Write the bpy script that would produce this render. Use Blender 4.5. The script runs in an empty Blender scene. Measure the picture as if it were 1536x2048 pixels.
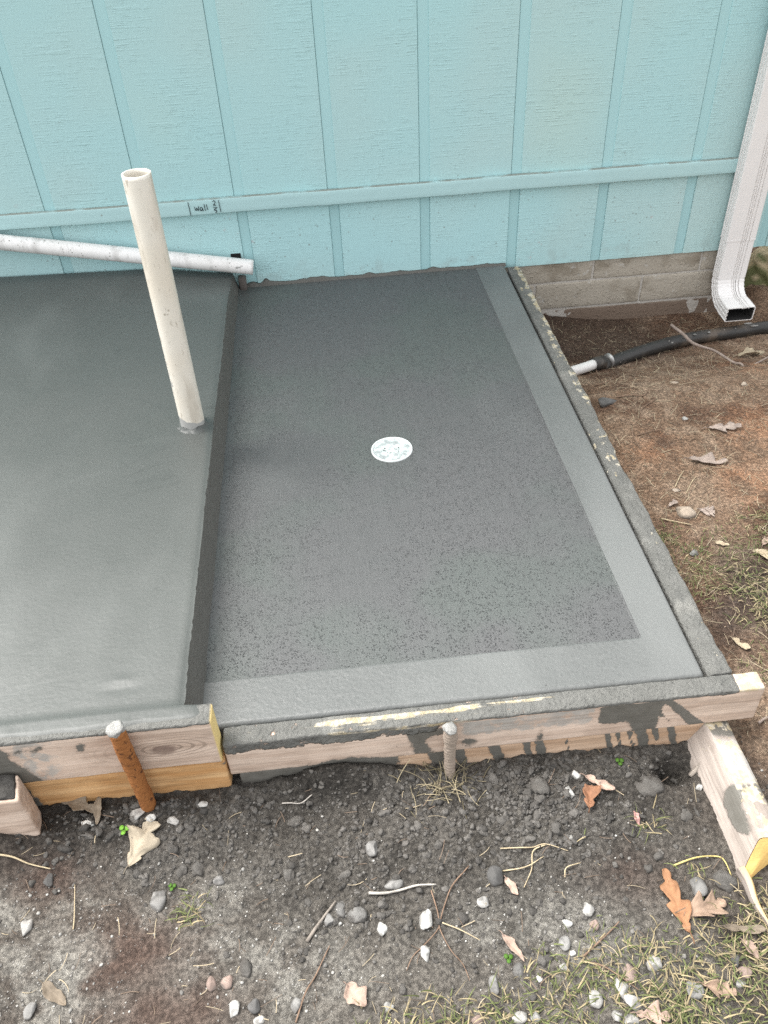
import bpy, bmesh, math, random
import numpy as np
from mathutils import Vector, Matrix
random.seed(7); rng = np.random.default_rng(11)
R = math.radians
sc = bpy.context.scene
COL = sc.collection

# ------------------------------------------------------------------ camera
cam = bpy.data.cameras.new('camera'); camo = bpy.data.objects.new('camera', cam); COL.objects.link(camo)
camo.location = (-0.3379, -2.747, 1.2604)
camo.rotation_euler = (0.8606, 0.0438, -0.0951)
cam.sensor_fit = 'VERTICAL'; cam.sensor_height = 36.0; cam.lens = 1649.89 / 2048 * 36.0
cam.clip_start = .05; cam.clip_end = 300
sc.camera = camo

# ------------------------------------------------------------------ sky and light: bright overcast
SUN_DIR = Vector((-.50, .27, 1.0)).normalized()          # towards the sun
w = bpy.data.worlds.new("World"); sc.world = w; w.use_nodes = True
wn = w.node_tree; wn.nodes.clear()
out = wn.nodes.new('ShaderNodeOutputWorld'); bg = wn.nodes.new('ShaderNodeBackground')
sky = wn.nodes.new('ShaderNodeTexSky'); sky.sky_type = 'NISHITA'; sky.sun_disc = False
sky.sun_elevation = math.asin(SUN_DIR.z); sky.sun_rotation = math.atan2(SUN_DIR.x, SUN_DIR.y)
sky.dust_density = 3.0; sky.air_density = 1.0; sky.ozone_density = 1.0
hs = wn.nodes.new('ShaderNodeHueSaturation'); hs.inputs['Saturation'].default_value = .10   # cloud-grey sky
wn.links.new(sky.outputs[0], hs.inputs['Color']); wn.links.new(hs.outputs[0], bg.inputs[0])
bg.inputs[1].default_value = .15
wn.links.new(bg.outputs[0], out.inputs[0])
sl = bpy.data.lights.new('sun', 'SUN'); sl.energy = 1.5; sl.angle = R(42); sl.color = (1, .96, .9)
so = bpy.data.objects.new('sun', sl); COL.objects.link(so); so.location = (-3, -4, 6)
so.rotation_euler = (-SUN_DIR).to_track_quat('-Z', 'Y').to_euler()
vs = sc.view_settings
sc.display_settings.display_device = 'sRGB'
vs.view_transform = 'Standard'; vs.look = 'None'; vs.gamma = 1; vs.use_curve_mapping = False
vs.exposure = 1.66
sc.cycles.use_denoising = False; sc.cycles.max_bounces = 6; sc.cycles.diffuse_bounces = 3; sc.cycles.glossy_bounces = 3

# ------------------------------------------------------------------ numpy noise
def _h(ix, iy, s=0):
    ix = ix.astype(np.int64) & 0xffffffff; iy = iy.astype(np.int64) & 0xffffffff
    n = (ix * 374761393 + iy * 668265263 + s * 2147483647 + 1013904223) & 0xffffffff
    n = ((n ^ (n >> 13)) * 1274126177) & 0xffffffff
    n = ((n ^ (n >> 16)) * 2246822519) & 0xffffffff
    return ((n ^ (n >> 15)) & 0xffffff) / float(0xffffff)
def vnoise(x, y, s=0):
    x0 = np.floor(x); y0 = np.floor(y); fx = x - x0; fy = y - y0
    fx = fx * fx * (3 - 2 * fx); fy = fy * fy * (3 - 2 * fy)
    a = _h(x0, y0, s); b = _h(x0 + 1, y0, s); c = _h(x0, y0 + 1, s); d = _h(x0 + 1, y0 + 1, s)
    return (a + (b - a) * fx) * (1 - fy) + (c + (d - c) * fx) * fy
def fbm(x, y, freq, octv=4, s=0, gain=.5):
    t = 0; a = 1; n = 0
    for i in range(octv):
        t = t + a * vnoise(x * freq + 17.3 * i, y * freq - 9.1 * i, s + i); n += a; a *= gain; freq *= 2.03
    return t / n * 2 - 1
def worley(x, y, freq, s=0):
    x = x * freq; y = y * freq; ix = np.floor(x); iy = np.floor(y)
    best = np.full(x.shape, 9.); cid = np.zeros(x.shape)
    for dx in (-1, 0, 1):
        for dy in (-1, 0, 1):
            cx = ix + dx; cy = iy + dy
            d = (cx + _h(cx, cy, s) - x) ** 2 + (cy + _h(cx, cy, s + 5) - y) ** 2
            m = d < best
            cid = np.where(m, _h(cx, cy, s + 9), cid); best = np.where(m, d, best)
    return np.sqrt(best), cid
def sst(a, b, x):
    t = np.clip((x - a) / (b - a), 0, 1); return t * t * (3 - 2 * t)
def gauss(x, y, cx, cy, sx, sy): return np.exp(-((x - cx) / sx) ** 2 - ((y - cy) / sy) ** 2)
def gz(x, y):
    """the lie of the ground: mud in front of the forms, a trench along the blocks at the right"""
    x = np.asarray(x, float); y = np.asarray(y, float)
    front = -.148 + .030 * sst(-.45, -.75, x) * sst(-2.05, -1.92, y) + .06 * gauss(x, y, -.40, -1.885, .12, .03) - .008 * sst(.0, .3, x) - .02 * sst(-2.0, -2.3, y) + .050 * gauss(x, y, -1.05, -1.955, .085, .030)
    right = -.125 - .125 * sst(-.72, -.30, y) - .02 * sst(.5, .9, x) * sst(-.5, -.2, y) + .03 * gauss(x, y, .45, -.05, .12, .12)
    q = sst(.30, .50, x) * sst(-1.98, -1.80, y)
    z = front * (1 - q) + right * q
    z = z - .075 * gauss(x, y, .232, -1.925, .03, .022)
    return z + sst(1.20, 1.30, x) * sst(-.16, .05, y) * .07

# ------------------------------------------------------------------ node materials
class Mat:
    def __init__(s, name, rough=.7, spec=.4):
        s.m = bpy.data.materials.new(name); s.m.use_nodes = True; s.nt = s.m.node_tree
        s.b = s.nt.nodes['Principled BSDF']; s.b.inputs['Roughness'].default_value = rough
        s.b.inputs['Specular IOR Level'].default_value = spec
        s._pos = None
    def n(s, t, ins=None, **props):
        nd = s.nt.nodes.new(t)
        for k, v in props.items(): setattr(nd, k, v)
        for k, v in (ins or {}).items(): s.set(nd.inputs[k], v)
        return nd
    def set(s, sock, v):
        if isinstance(v, bpy.types.NodeSocket): s.nt.links.new(v, sock)
        elif isinstance(v, (tuple, list)) and len(v) == 3 and sock.type == 'RGBA': sock.default_value = (*v, 1)
        else: sock.default_value = v
    def pos(s):
        if s._pos is None: s._pos = s.n('ShaderNodeTexCoord').outputs['Object']
        return s._pos
    def sv(s, sx, sy, sz, off=0):
        return s.n('ShaderNodeMapping', {'Vector': s.pos(), 'Scale': (sx, sy, sz), 'Location': (off, off * .7, off * .3)}).outputs[0]
    def noise(s, scale, detail=3, vec=None, rough=.55, color=False):
        nd = s.n('ShaderNodeTexNoise', {'Vector': vec or s.pos(), 'Scale': scale, 'Detail': detail, 'Roughness': rough})
        return nd.outputs['Color' if color else 'Fac']
    def vor(s, scale, vec=None, feature='F1', out='Distance'):
        return s.n('ShaderNodeTexVoronoi', {'Vector': vec or s.pos(), 'Scale': scale}, feature=feature).outputs[out]
    def ss(s, a, b, v):
        nd = s.n('ShaderNodeMapRange', {'Value': v}, interpolation_type='SMOOTHSTEP')
        nd.inputs['From Min'].default_value = a; nd.inputs['From Max'].default_value = b
        return nd.outputs[0]
    def math(s, op, a, b=0.0, c=0.0):
        nd = s.n('ShaderNodeMath', operation=op); s.set(nd.inputs[0], a); s.set(nd.inputs[1], b); s.set(nd.inputs[2], c); return nd.outputs[0]
    def mix(s, f, a, b, mode='MIX'):
        nd = s.n('ShaderNodeMix', data_type='RGBA', blend_type=mode)
        s.set(nd.inputs[0], f); s.set(nd.inputs[6], a); s.set(nd.inputs[7], b); return nd.outputs[2]
    def attr(s, name, out='Fac'): return s.n('ShaderNodeAttribute', attribute_name=name).outputs[out]
    def color(s, c): s.set(s.b.inputs['Base Color'], c)
    def rough(s, v): s.set(s.b.inputs['Roughness'], v)
    def bump(s, h, dist=.002, strength=1.0):
        nd = s.n('ShaderNodeBump', {'Height': h, 'Distance': dist, 'Strength': strength})
        if s.b.inputs['Normal'].links: s.nt.links.new(s.b.inputs['Normal'].links[0].from_socket, nd.inputs['Normal'])
        s.nt.links.new(nd.outputs[0], s.b.inputs['Normal'])
    def normal_z(s):
        g = s.n('ShaderNodeNewGeometry'); sp = s.n('ShaderNodeSeparateXYZ', {0: g.outputs['Normal']}); return sp.outputs[2]
    def xyz(s):
        sp = s.n('ShaderNodeSeparateXYZ', {0: s.pos()}); return sp.outputs

def paint_mat(name, weave):
    m = Mat(name, .62, .35)
    base = (.395, .625, .640)
    c = m.mix(m.ss(.35, .75, m.noise(1.6, 2)), base, (.43, .60, .595))
    c = m.mix(m.ss(.55, .8, m.noise(.9, 2, m.sv(1, 1, 1, 3.1))), c, (.47, .61, .55))      # faint yellowed fade
    # mud flecks
    x, y, z = m.xyz(); f2 = m.math('MULTIPLY', m.ss(.20, .10, m.vor(52, m.sv(1, 1, 1, 2.7))), m.math('MULTIPLY', m.ss(.50, .58, m.noise(11, 2)), m.ss(.55, .05, z))); c = m.mix(m.math('MULTIPLY', f2, .65), c, (.20, .235, .22))
    fl = m.ss(.105, .06, m.vor(26)); gate = m.ss(.46, .56, m.noise(7, 2)); x, y, z = m.xyz()
    low = m.ss(.45, .1, z)
    gate = m.math('MULTIPLY', gate, m.math('ADD', .35, m.math('MULTIPLY', low, .65)))
    fl = m.math('MULTIPLY', fl, gate)
    c = m.mix(m.math('MULTIPLY', fl, .75), c, (.22, .25, .23))
    c = m.mix(m.math('MULTIPLY', m.math('MULTIPLY', m.ss(.5, .68, m.noise(18, 4)), m.ss(.12, -.02, z)), .5), c, (.33, .43, .42))
    rd = m.math('MULTIPLY', m.ss(.62, .70, m.noise(34, 3)), m.math('MULTIPLY', m.ss(.60, .66, m.noise(4.3, 1)), low))
    c = m.mix(m.math('MULTIPLY', rd, .55), c, (.42, .36, .36))
    m.color(c)
    # rough-sawn relief under the paint: short horizontal ticks with some upright ones
    h1 = m.noise(1, 2, m.sv(7, 7, 210), .6); h1 = m.math('MULTIPLY', m.ss(.44, .64, h1), m.ss(.36, .62, m.noise(1, 2, m.sv(38, 38, 60), .5)))
    h2 = m.noise(1, 2, m.sv(130, 130, 20), .5); h2 = m.ss(.48, .62, h2)
    patch = m.ss(.30, .68, m.noise(5, 3))
    h = m.math('ADD', m.math('MULTIPLY', h1, patch), m.math('MULTIPLY', h2, m.math('MULTIPLY', .55 if weave else .30, m.ss(.42, .58, m.noise(9, 2, m.sv(1, 1, 1, 5))))))
    h = m.math('ADD', h, m.math('MULTIPLY', m.noise(260, 2), .35))
    m.bump(h, .0013 if not weave else .0011, .7)
    return m.m
def groove_mat():
    m = Mat('painted_groove', .6, .3); m.color(m.mix(m.noise(3, 2), (.38, .61, .625), (.395, .62, .635)))
    m.bump(m.noise(1, 3, m.sv(60, 60, 9)), .0006, .5); return m.m
def trim_mat():
    m = Mat('painted_trim', .55, .4)
    c = m.mix(m.noise(2.3, 2), (.40, .60, .615), (.42, .61, .61))
    c = m.mix(m.math('MULTIPLY', m.ss(.10, .055, m.vor(24)), m.math('MULTIPLY', m.ss(.5, .6, m.noise(6, 1)), .7)), c, (.25, .27, .25))
    dirt = m.math('MULTIPLY', m.ss(.5, .9, m.normal_z()), m.ss(.25, .55, m.noise(14, 3)))
    c = m.mix(dirt, c, (.27, .29, .26)); m.color(c)
    m.bump(m.noise(1, 3, m.sv(8, 120, 120)), .0006, .6); m.bump(m.noise(3, 2), .006, .4); return m.m
def block_mat():
    m = Mat('concrete_block', .92, .2)
    c = m.mix(m.noise(5, 4), (.33, .295, .24), (.45, .41, .345)); c = m.mix(m.ss(.5, .7, m.noise(11, 3)), c, (.27, .235, .185))
    x, y, z = m.xyz()
    c = m.mix(m.ss(-.195, -.212, m.math('ADD', z, m.math('MULTIPLY', m.math('SUBTRACT', m.noise(9, 3), .5), .03))), c, (.20, .150, .115))
    c = m.mix(m.math('MULTIPLY', m.ss(.62, .72, m.noise(40, 3)), m.ss(-.22, -.19, z)), c, (.45, .43, .39)); m.color(c)
    m.bump(m.noise(120, 4), .003, .8); m.bump(m.ss(.55, .7, m.noise(60, 2)), .002, .6); return m.m
def mortar_mat():
    m = Mat('mortar', .95, .2); m.color(m.mix(m.noise(14, 3), (.40, .37, .33), (.58, .55, .50))); m.bump(m.noise(90, 4), .004, .9); return m.m
def plain(name, col, rough=.7, var=.15, bumps=(80, .001), spec=.4, metal=0):
    m = Mat(name, rough, spec); c2 = tuple(min(1, v * (1 + var)) for v in col); c1 = tuple(v * (1 - var) for v in col)
    m.color(m.mix(m.noise(9, 4), c1, c2)); m.b.inputs['Metallic'].default_value = metal
    if bumps: m.bump(m.noise(bumps[0], 3), bumps[1], .8)
    return m.m
def slab_field_mat():
    m = Mat('broomed_wet_concrete', .5, .5)
    c = m.mix(m.noise(2.2, 3), (.080, .084, .083), (.100, .098, .100))
    c = m.mix(m.ss(.45, .65, m.noise(3.1, 2, m.sv(1, 1, 1, 8))), c, (.086, .095, .090))
    c = m.mix(m.math('MULTIPLY', m.ss(.40, .70, m.noise(1, 4, m.sv(190, 4, 5), .65)), .30), c, (.072, .074, .073)); c = m.mix(m.math('MULTIPLY', m.ss(.55, .72, m.noise(2.8, 4, m.sv(1, .6, 1, 4))), .5), c, (.116, .119, .117))
    wob = m.n('ShaderNodeVectorMath', {0: m.pos(), 1: m.n('ShaderNodeVectorMath', {0: m.noise(90, 2, color=True), 1: (.008, .008, .008)}, operation='MULTIPLY').outputs[0]}, operation='ADD').outputs[0]
    pit = m.ss(.42, .20, m.vor(235, wob)); gate = m.ss(.38, .58, m.noise(70, 4)); den = m.math('ADD', .3, m.math('MULTIPLY', m.ss(.3, .6, m.noise(4, 3)), .7))
    x, y, z = m.xyz()
    near = m.math('ADD', .70, m.math('MULTIPLY', m.ss(-.15, -1.0, y), .30))
    pit = m.math('MULTIPLY', m.math('MULTIPLY', pit, gate), m.math('MULTIPLY', den, near))
    c = m.mix(m.math('MULTIPLY', pit, .85), c, (.020, .020, .021)); m.color(c)
    m.rough(m.math('ADD', .40, m.math('MULTIPLY', m.noise(30, 3), .25)))
    broom = m.noise(1, 2, m.sv(260, 7, 7)); edge = m.math('ADD', .35, m.math('MULTIPLY', m.ss(-.45, -.62, x), .9))
    h = m.math('MULTIPLY', broom, edge); h = m.math('SUBTRACT', h, m.math('MULTIPLY', pit, 1.2))
    h = m.math('ADD', h, m.math('MULTIPLY', m.noise(330, 3), .55)); m.bump(h, .0016, .85); return m.m
def slab_smooth_mat(name, a, b, rough=.42, grain=1.0):
    m = Mat(name, rough, .5)
    c = m.mix(m.noise(2.6, 3), a, b)
    wv = m.n('ShaderNodeVectorMath', {0: m.pos(), 1: m.n('ShaderNodeVectorMath', {0: m.noise(2.5, 2, color=True), 1: (.5, .5, .5)}, operation='MULTIPLY').outputs[0]}, operation='ADD').outputs[0]
    arcs = m.noise(1, 3, m.n('ShaderNodeMapping', {'Vector': wv, 'Scale': (5, 26, 5)}).outputs[0])
    c = m.mix(m.math('MULTIPLY', m.ss(.56, .70, arcs), .22), c, tuple(v * 1.18 for v in b)); c = m.mix(m.math('MULTIPLY', m.ss(.40, .28, arcs), .30), c, tuple(v * .82 for v in a))
    c = m.mix(m.math('MULTIPLY', m.ss(.52, .66, m.noise(140, 3)), .35 * grain), c, tuple(v * .72 for v in a))
    c = m.mix(m.ss(.5, .72, m.noise(1, 3, m.sv(3.2, 1.3, 3, 2))), c, tuple(v * 1.18 for v in b))
    c = m.mix(m.math('MULTIPLY', m.ss(.075, .03, m.vor(30)), m.ss(.55, .62, m.noise(9, 1))), c, (.06, .06, .06)); m.color(c)
    m.rough(m.math('ADD', rough - .08, m.math('MULTIPLY', m.noise(7, 4), .22)))
    m.bump(m.noise(110, 4), .0022 * grain, .6); m.bump(arcs, .0012, .4 * grain); m.bump(m.noise(6, 3), .008, .3 * grain); m.bump(m.noise(1, 3, m.sv(9, 30, 9)), .0015, .5 * grain); return m.m
def cement_mat(name='wet_cement_crust', a=(.13, .135, .13), b=(.21, .215, .205)):
    m = Mat(name, .7, .35); m.color(m.mix(m.noise(30, 4), a, b)); m.bump(m.noise(75, 4), .006, .9); m.bump(m.noise(300, 2), .001, .7); return m.m
def board_mat(name, axis, woodA, woodB, cut=None):
    """weathered form lumber; the painted-on cement follows the point attribute 'stain' (0 clean .. 1 wet) and 'dry' (pale dried slurry)"""
    m = Mat(name, .75, .3)
    s1 = {'x': (2.2, 42, 42), 'y': (42, 2.2, 42)}[axis]; s2 = {'x': (5, 160, 160), 'y': (160, 5, 160)}[axis]
    warp = m.n('ShaderNodeVectorMath', {0: m.sv(*s1), 1: m.n('ShaderNodeVectorMath', {0: m.noise(4, 2, color=True), 1: (1.5, 1.5, 1.5)}, operation='MULTIPLY').outputs[0]}, operation='ADD').outputs[0]
    g = m.noise(1, 4, warp, .6); g2 = m.noise(1, 3, m.sv(*s2))
    c = m.mix(m.ss(.38, .62, g), woodA, woodB); c = m.mix(m.math('MULTIPLY', m.ss(.54, .68, g2), .45), c, tuple(v * .55 for v in woodA))
    kn = m.attr('ring'); c = m.mix(m.math('MULTIPLY', m.ss(.45, .75, m.math('SINE', m.math('MULTIPLY', kn, 1.0))), m.attr('ringmask')), c, tuple(v * .52 for v in woodA))
    c = m.mix(m.attr('knot'), c, (.20, .14, .115))
    c = m.mix(m.math('MULTIPLY', m.ss(.09, .05, m.vor(34)), m.ss(.55, .6, m.noise(12, 1))), c, tuple(v * .45 for v in woodA))
    edge = m.math('ADD', m.math('MULTIPLY', m.math('SUBTRACT', m.noise(38, 4), .5), .9), m.math('MULTIPLY', m.math('SUBTRACT', m.noise(170, 3), .5), .30))
    dry = m.ss(.45, .60, m.math('ADD', m.attr('dry'), edge)); c = m.mix(m.math('MULTIPLY', dry, .85), c, m.mix(m.noise(60, 3), (.30, .295, .275), (.44, .43, .40)))
    c = m.mix(m.math('MULTIPLY', m.ss(.45, .68, m.noise(11, 4)), .35), c, tuple(min(1, v * 1.22) for v in woodB)); c = m.mix(m.math('MULTIPLY', m.ss(.52, .66, m.noise(1, 4, m.sv(*[v * 1.3 for v in s1], 6))), .4), c, tuple(v * .70 for v in woodA))
    halo = m.ss(.30, .52, m.math('ADD', m.attr('stain'), edge)); c = m.mix(m.math('MULTIPLY', halo, .40), c, tuple(v * .45 for v in woodA))
    st = m.ss(.45, .58, m.math('ADD', m.attr('stain'), edge))
    c = m.mix(st, c, m.mix(m.noise(45, 4), (.100, .094, .080), (.185, .177, .158)))
    raw = m.ss(.44, .58, m.math('ADD', m.attr('raw'), m.math('ADD', m.math('MULTIPLY', edge, 2.2 if axis == 'y' else .4), m.math('MULTIPLY', m.math('SUBTRACT', m.noise(1, 4, m.sv(*[v * 1.6 for v in s1])), .5), 1.5))))
    ce = m.ss(.45, .55, m.math('ADD', m.attr('crust'), edge)); cc = m.mix(m.noise(28, 5), (.085, .086, .079), (.190, .188, .175)); cc = m.mix(m.math('MULTIPLY', m.ss(.60, .72, m.noise(120, 3)), .6), cc, (.060, .060, .056)); cc = m.mix(m.math('MULTIPLY', m.ss(.54, .72, m.noise(9, 4)), .6), cc, (.23, .225, .205))
    c = m.mix(ce, c, cc)
    c = m.mix(m.math('MULTIPLY', raw, .9), c, m.mix(m.ss(.45, .6, m.noise(70, 4)), (.44, .37, .24), (.50, .46, .38)))
    if cut: c = m.mix(m.attr('cut'), c, m.mix(m.noise(70, 3), cut, tuple(v * .8 for v in cut)))
    m.color(c); m.rough(m.math('SUBTRACT', .78, m.math('MULTIPLY', st, .28)))
    m.bump(g2, .0012, .7); m.bump(g, .0010, .6)
    m.bump(m.math('MULTIPLY', ce, m.noise(95, 5)), .009, 1.0); m.bump(st, .0012, .6); return m.m
def pvc_mat(name, a, b, spots):
    m = Mat(name, .38, .5)
    c = m.mix(m.ss(.3, .7, m.noise(3.5, 3)), a, b); c = m.mix(m.ss(.50, .68, m.noise(1, 4, m.sv(22, 22, 4))), c, tuple(v * .80 for v in a)); c = m.mix(m.ss(.58, .66, m.noise(1, 5, m.sv(70, 70, 22), .7)), c, tuple(v * .72 for v in a))
    c = m.mix(m.math('MULTIPLY', m.ss(.20, .10, m.vor(75 if spots else 46)), m.ss(.44 if spots else .56, .56 if spots else .60, m.noise(16, 2))), c, (.20, .19, .17) if spots else (.45, .41, .34))
    c = m.mix(m.ss(.45, .6, m.math('ADD', m.attr('splash'), m.math('MULTIPLY', m.math('SUBTRACT', m.noise(60, 4), .5), .9))), c, (.36, .36, .345))
    m.color(c); m.bump(m.noise(40, 3), .0008, .4); return m.m
def ground_mat():
    m = Mat('soil', .93, .2)
    c = m.attr('soil', 'Color')
    c = m.mix(m.ss(.30, .75, m.noise(130, 4)), m.mix(1.0, c, (.50, .49, .48), 'MULTIPLY'), m.mix(1.0, c, (1.42, 1.40, 1.36), 'MULTIPLY'))
    sp = m.math('MULTIPLY', m.ss(.25, .12, m.vor(420)), m.ss(.48, .62, m.noise(60, 2)))
    c = m.mix(m.math('MULTIPLY', sp, m.attr('grit')), c, (.42, .40, .37)); m.color(c)
    m.bump(m.noise(200, 5, rough=.7), .007, 1.0); m.bump(m.noise(700, 2), .002, .9); return m.m
def col_mat(name, rough=.9, bump=(220, .002), spec=.25, vary=.25, trans=0):
    """loose things whose own colour is stored per vertex"""
    m = Mat(name, rough, spec); c = m.attr('col', 'Color')
    c = m.mix(m.noise(110, 4), m.mix(1.0, c, (1 - vary,) * 3, 'MULTIPLY'), m.mix(1.0, c, (1 + vary,) * 3, 'MULTIPLY')); m.color(c)
    m.bump(m.noise(bump[0], 4), bump[1], .8); return m.m
# ------------------------------------------------------------------ object helpers
def mesh_np(name, V, F, mat, attrs=None, smooth=True):
    me = bpy.data.meshes.new(name)
    V = np.asarray(V, np.float64)
    if isinstance(F, np.ndarray):
        k = F.shape[1]; n = len(F)
        me.vertices.add(len(V)); me.vertices.foreach_set('co', V.astype(np.float32).ravel())
        me.loops.add(n * k); me.loops.foreach_set('vertex_index', F.astype(np.int32).ravel())
        me.polygons.add(n); me.polygons.foreach_set('loop_start', np.arange(0, n * k, k, dtype=np.int32))
        me.polygons.foreach_set('loop_total', np.full(n, k, dtype=np.int32))
        me.update(calc_edges=True)
    else:
        me.from_pydata([tuple(v) for v in V], [], F)
    me.validate()
    if smooth and len(me.polygons): me.polygons.foreach_set('use_smooth', np.ones(len(me.polygons), bool))
    for k, a in (attrs or {}).items():
        a = np.asarray(a, np.float32)
        if a.ndim == 2:
            at = me.attributes.new(k, 'FLOAT_COLOR', 'POINT')
            at.data.foreach_set('color', np.concatenate([a, np.ones((len(a), 1), np.float32)], 1).ravel())
        else:
            at = me.attributes.new(k, 'FLOAT', 'POINT'); at.data.foreach_set('value', a)
    me.materials.append(mat); me.update()
    return me
def mk(name, V, F, mat, parent=None, attrs=None, smooth=True, loc=None):
    """a mesh object; V in world metres, origin at the parent's base or at loc"""
    V = np.asarray(V, float)
    if parent is not None:
        base = np.array(parent['base'])
        o = bpy.data.objects.new(name, None if len(V) == 0 else mesh_np(name, V - base, F, mat, attrs, smooth)); o.parent = parent; o['base'] = list(base)
    else:
        base = np.array(loc if loc is not None else (V.mean(0)[0], V.mean(0)[1], V[:, 2].min()))
        o = bpy.data.objects.new(name, mesh_np(name, V - base, F, mat, attrs, smooth)); o.location = base; o['base'] = [float(q) for q in base]
    COL.objects.link(o); return o
def tag(o, label=None, cat=None, group=None, kind=None):
    if label: o['label'] = label
    if cat: o['category'] = cat
    if group: o['group'] = group
    if kind: o['kind'] = kind
    return o
def thing(name, loc, label, cat, group=None):
    o = bpy.data.objects.new(name, None); o.location = loc; o['base'] = [float(v) for v in loc]; COL.objects.link(o)
    o.empty_display_size = .05
    return tag(o, label, cat, group)
def box(x0, x1, y0, y1, z0, z1, r=0.0, seg=1):
    bm = bmesh.new(); bmesh.ops.create_cube(bm, size=1)
    for v in bm.verts: v.co = ((x0 + x1) / 2 + v.co.x * (x1 - x0), (y0 + y1) / 2 + v.co.y * (y1 - y0), (z0 + z1) / 2 + v.co.z * (z1 - z0))
    if r: bmesh.ops.bevel(bm, geom=bm.edges[:], offset=r, segments=seg, affect='EDGES', profile=.5)
    V = [tuple(v.co) for v in bm.verts]; bm.verts.index_update(); F = [[v.index for v in f.verts] for f in bm.faces]; bm.free(); return V, F
def ax(a, b, step, r):
    n = max(1, int(round((b - a - 2 * r) / step))); inner = np.linspace(a + r, b - r, n + 1)
    return np.concatenate([[a, a + r * .35], inner, [b - r * .35, b]]) if r > 0 else np.linspace(a, b, n + 1)
def lattice(x0, x1, y0, y1, z0, z1, step=.006, r=.003, rough=.0008, seed=0, step_long=None):
    """a sawn board: a box with fine faces, eased arrises and a slightly uneven surface"""
    X = ax(x0, x1, step, r); Y = ax(y0, y1, step, r); Z = ax(z0, z1, step, r)
    idx = {}; V = []; F = []
    def vid(i, j, k):
        t = (i, j, k)
        if t not in idx: idx[t] = len(V); V.append((X[i], Y[j], Z[k]))
        return idx[t]
    nx, ny, nz = len(X) - 1, len(Y) - 1, len(Z) - 1
    for i in range(nx):
        for j in range(ny):
            F.append([vid(i, j, 0), vid(i, j + 1, 0), vid(i + 1, j + 1, 0), vid(i + 1, j, 0)])
            F.append([vid(i, j, nz), vid(i + 1, j, nz), vid(i + 1, j + 1, nz), vid(i, j + 1, nz)])
    for i in range(nx):
        for k in range(nz):
            F.append([vid(i, 0, k), vid(i + 1, 0, k), vid(i + 1, 0, k + 1), vid(i, 0, k + 1)])
            F.append([vid(i, ny, k), vid(i, ny, k + 1), vid(i + 1, ny, k + 1), vid(i + 1, ny, k)])
    for j in range(ny):
        for k in range(nz):
            F.append([vid(0, j, k), vid(0, j, k + 1), vid(0, j + 1, k + 1), vid(0, j + 1, k)])
            F.append([vid(nx, j, k), vid(nx, j + 1, k), vid(nx, j + 1, k + 1), vid(nx, j, k + 1)])
    V = np.array(V)
    lo = np.array([x0 + r, y0 + r, z0 + r]); hi = np.array([x1 - r, y1 - r, z1 - r])
    c = np.clip(V, lo, hi); d = V - c; L = np.linalg.norm(d, axis=1, keepdims=True); N = d / np.maximum(L, 1e-9)
    V = c + N * r
    nn = fbm(V[:, 0] + V[:, 2] * .7, V[:, 1] * 1.3 + V[:, 2], 9, 3, seed) + .6 * fbm(V[:, 0] * 1.1 + V[:, 1], V[:, 2] + V[:, 1] * .3, 60, 2, seed + 3)
    return V + N * (nn * rough)[:, None], F, N
def band(v, a, b, s): return sst(a - s, a + s, v) * (1 - sst(b - s, b + s, v))
def full(V, v=0.0): return np.full(len(V), float(v))
BA = ('stain', 'dry', 'raw', 'crust', 'cut', 'ring', 'ringmask', 'knot')
def battrs(V, **k): return {n: k.get(n, full(V)) for n in BA}
def tube(pts, rad, seg=12, cap=True):
    P = np.asarray(pts, float); n = len(P); rad = np.broadcast_to(np.asarray(rad, float), (n,))
    T = np.gradient(P, axis=0); T /= np.linalg.norm(T, axis=1, keepdims=True)
    u = np.cross(T[0], (0, 0, 1.)) if abs(T[0][2]) < .9 else np.cross(T[0], (1., 0, 0)); u /= np.linalg.norm(u)
    V = []; a = np.linspace(0, 2 * np.pi, seg, endpoint=False)
    for i in range(n):
        u = u - T[i] * (u @ T[i]); u /= np.linalg.norm(u); v = np.cross(T[i], u)
        V.append(P[i] + rad[i] * (np.cos(a)[:, None] * u + np.sin(a)[:, None] * v))
    V = np.concatenate(V); F = []
    for i in range(n - 1):
        for j in range(seg):
            k = (j + 1) % seg; F.append([i * seg + j, i * seg + k, (i + 1) * seg + k, (i + 1) * seg + j])
    if cap: F.append(list(range(seg))[::-1]); F.append([(n - 1) * seg + j for j in range(seg)])
    return V, F
def smooth_path(pts, per=6):
    P = np.asarray(pts, float); Q = []
    E = np.vstack([2 * P[0] - P[1], P, 2 * P[-1] - P[-2]])
    for i in range(1, len(E) - 2):
        a, b, c, d = E[i - 1], E[i], E[i + 1], E[i + 2]
        for t in np.linspace(0, 1, per, endpoint=False):
            Q.append(.5 * (2 * b + (c - a) * t + (2 * a - 5 * b + 4 * c - d) * t * t + (3 * b - a - 3 * c + d) * t ** 3))
    Q.append(P[-1]); return np.array(Q)
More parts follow.
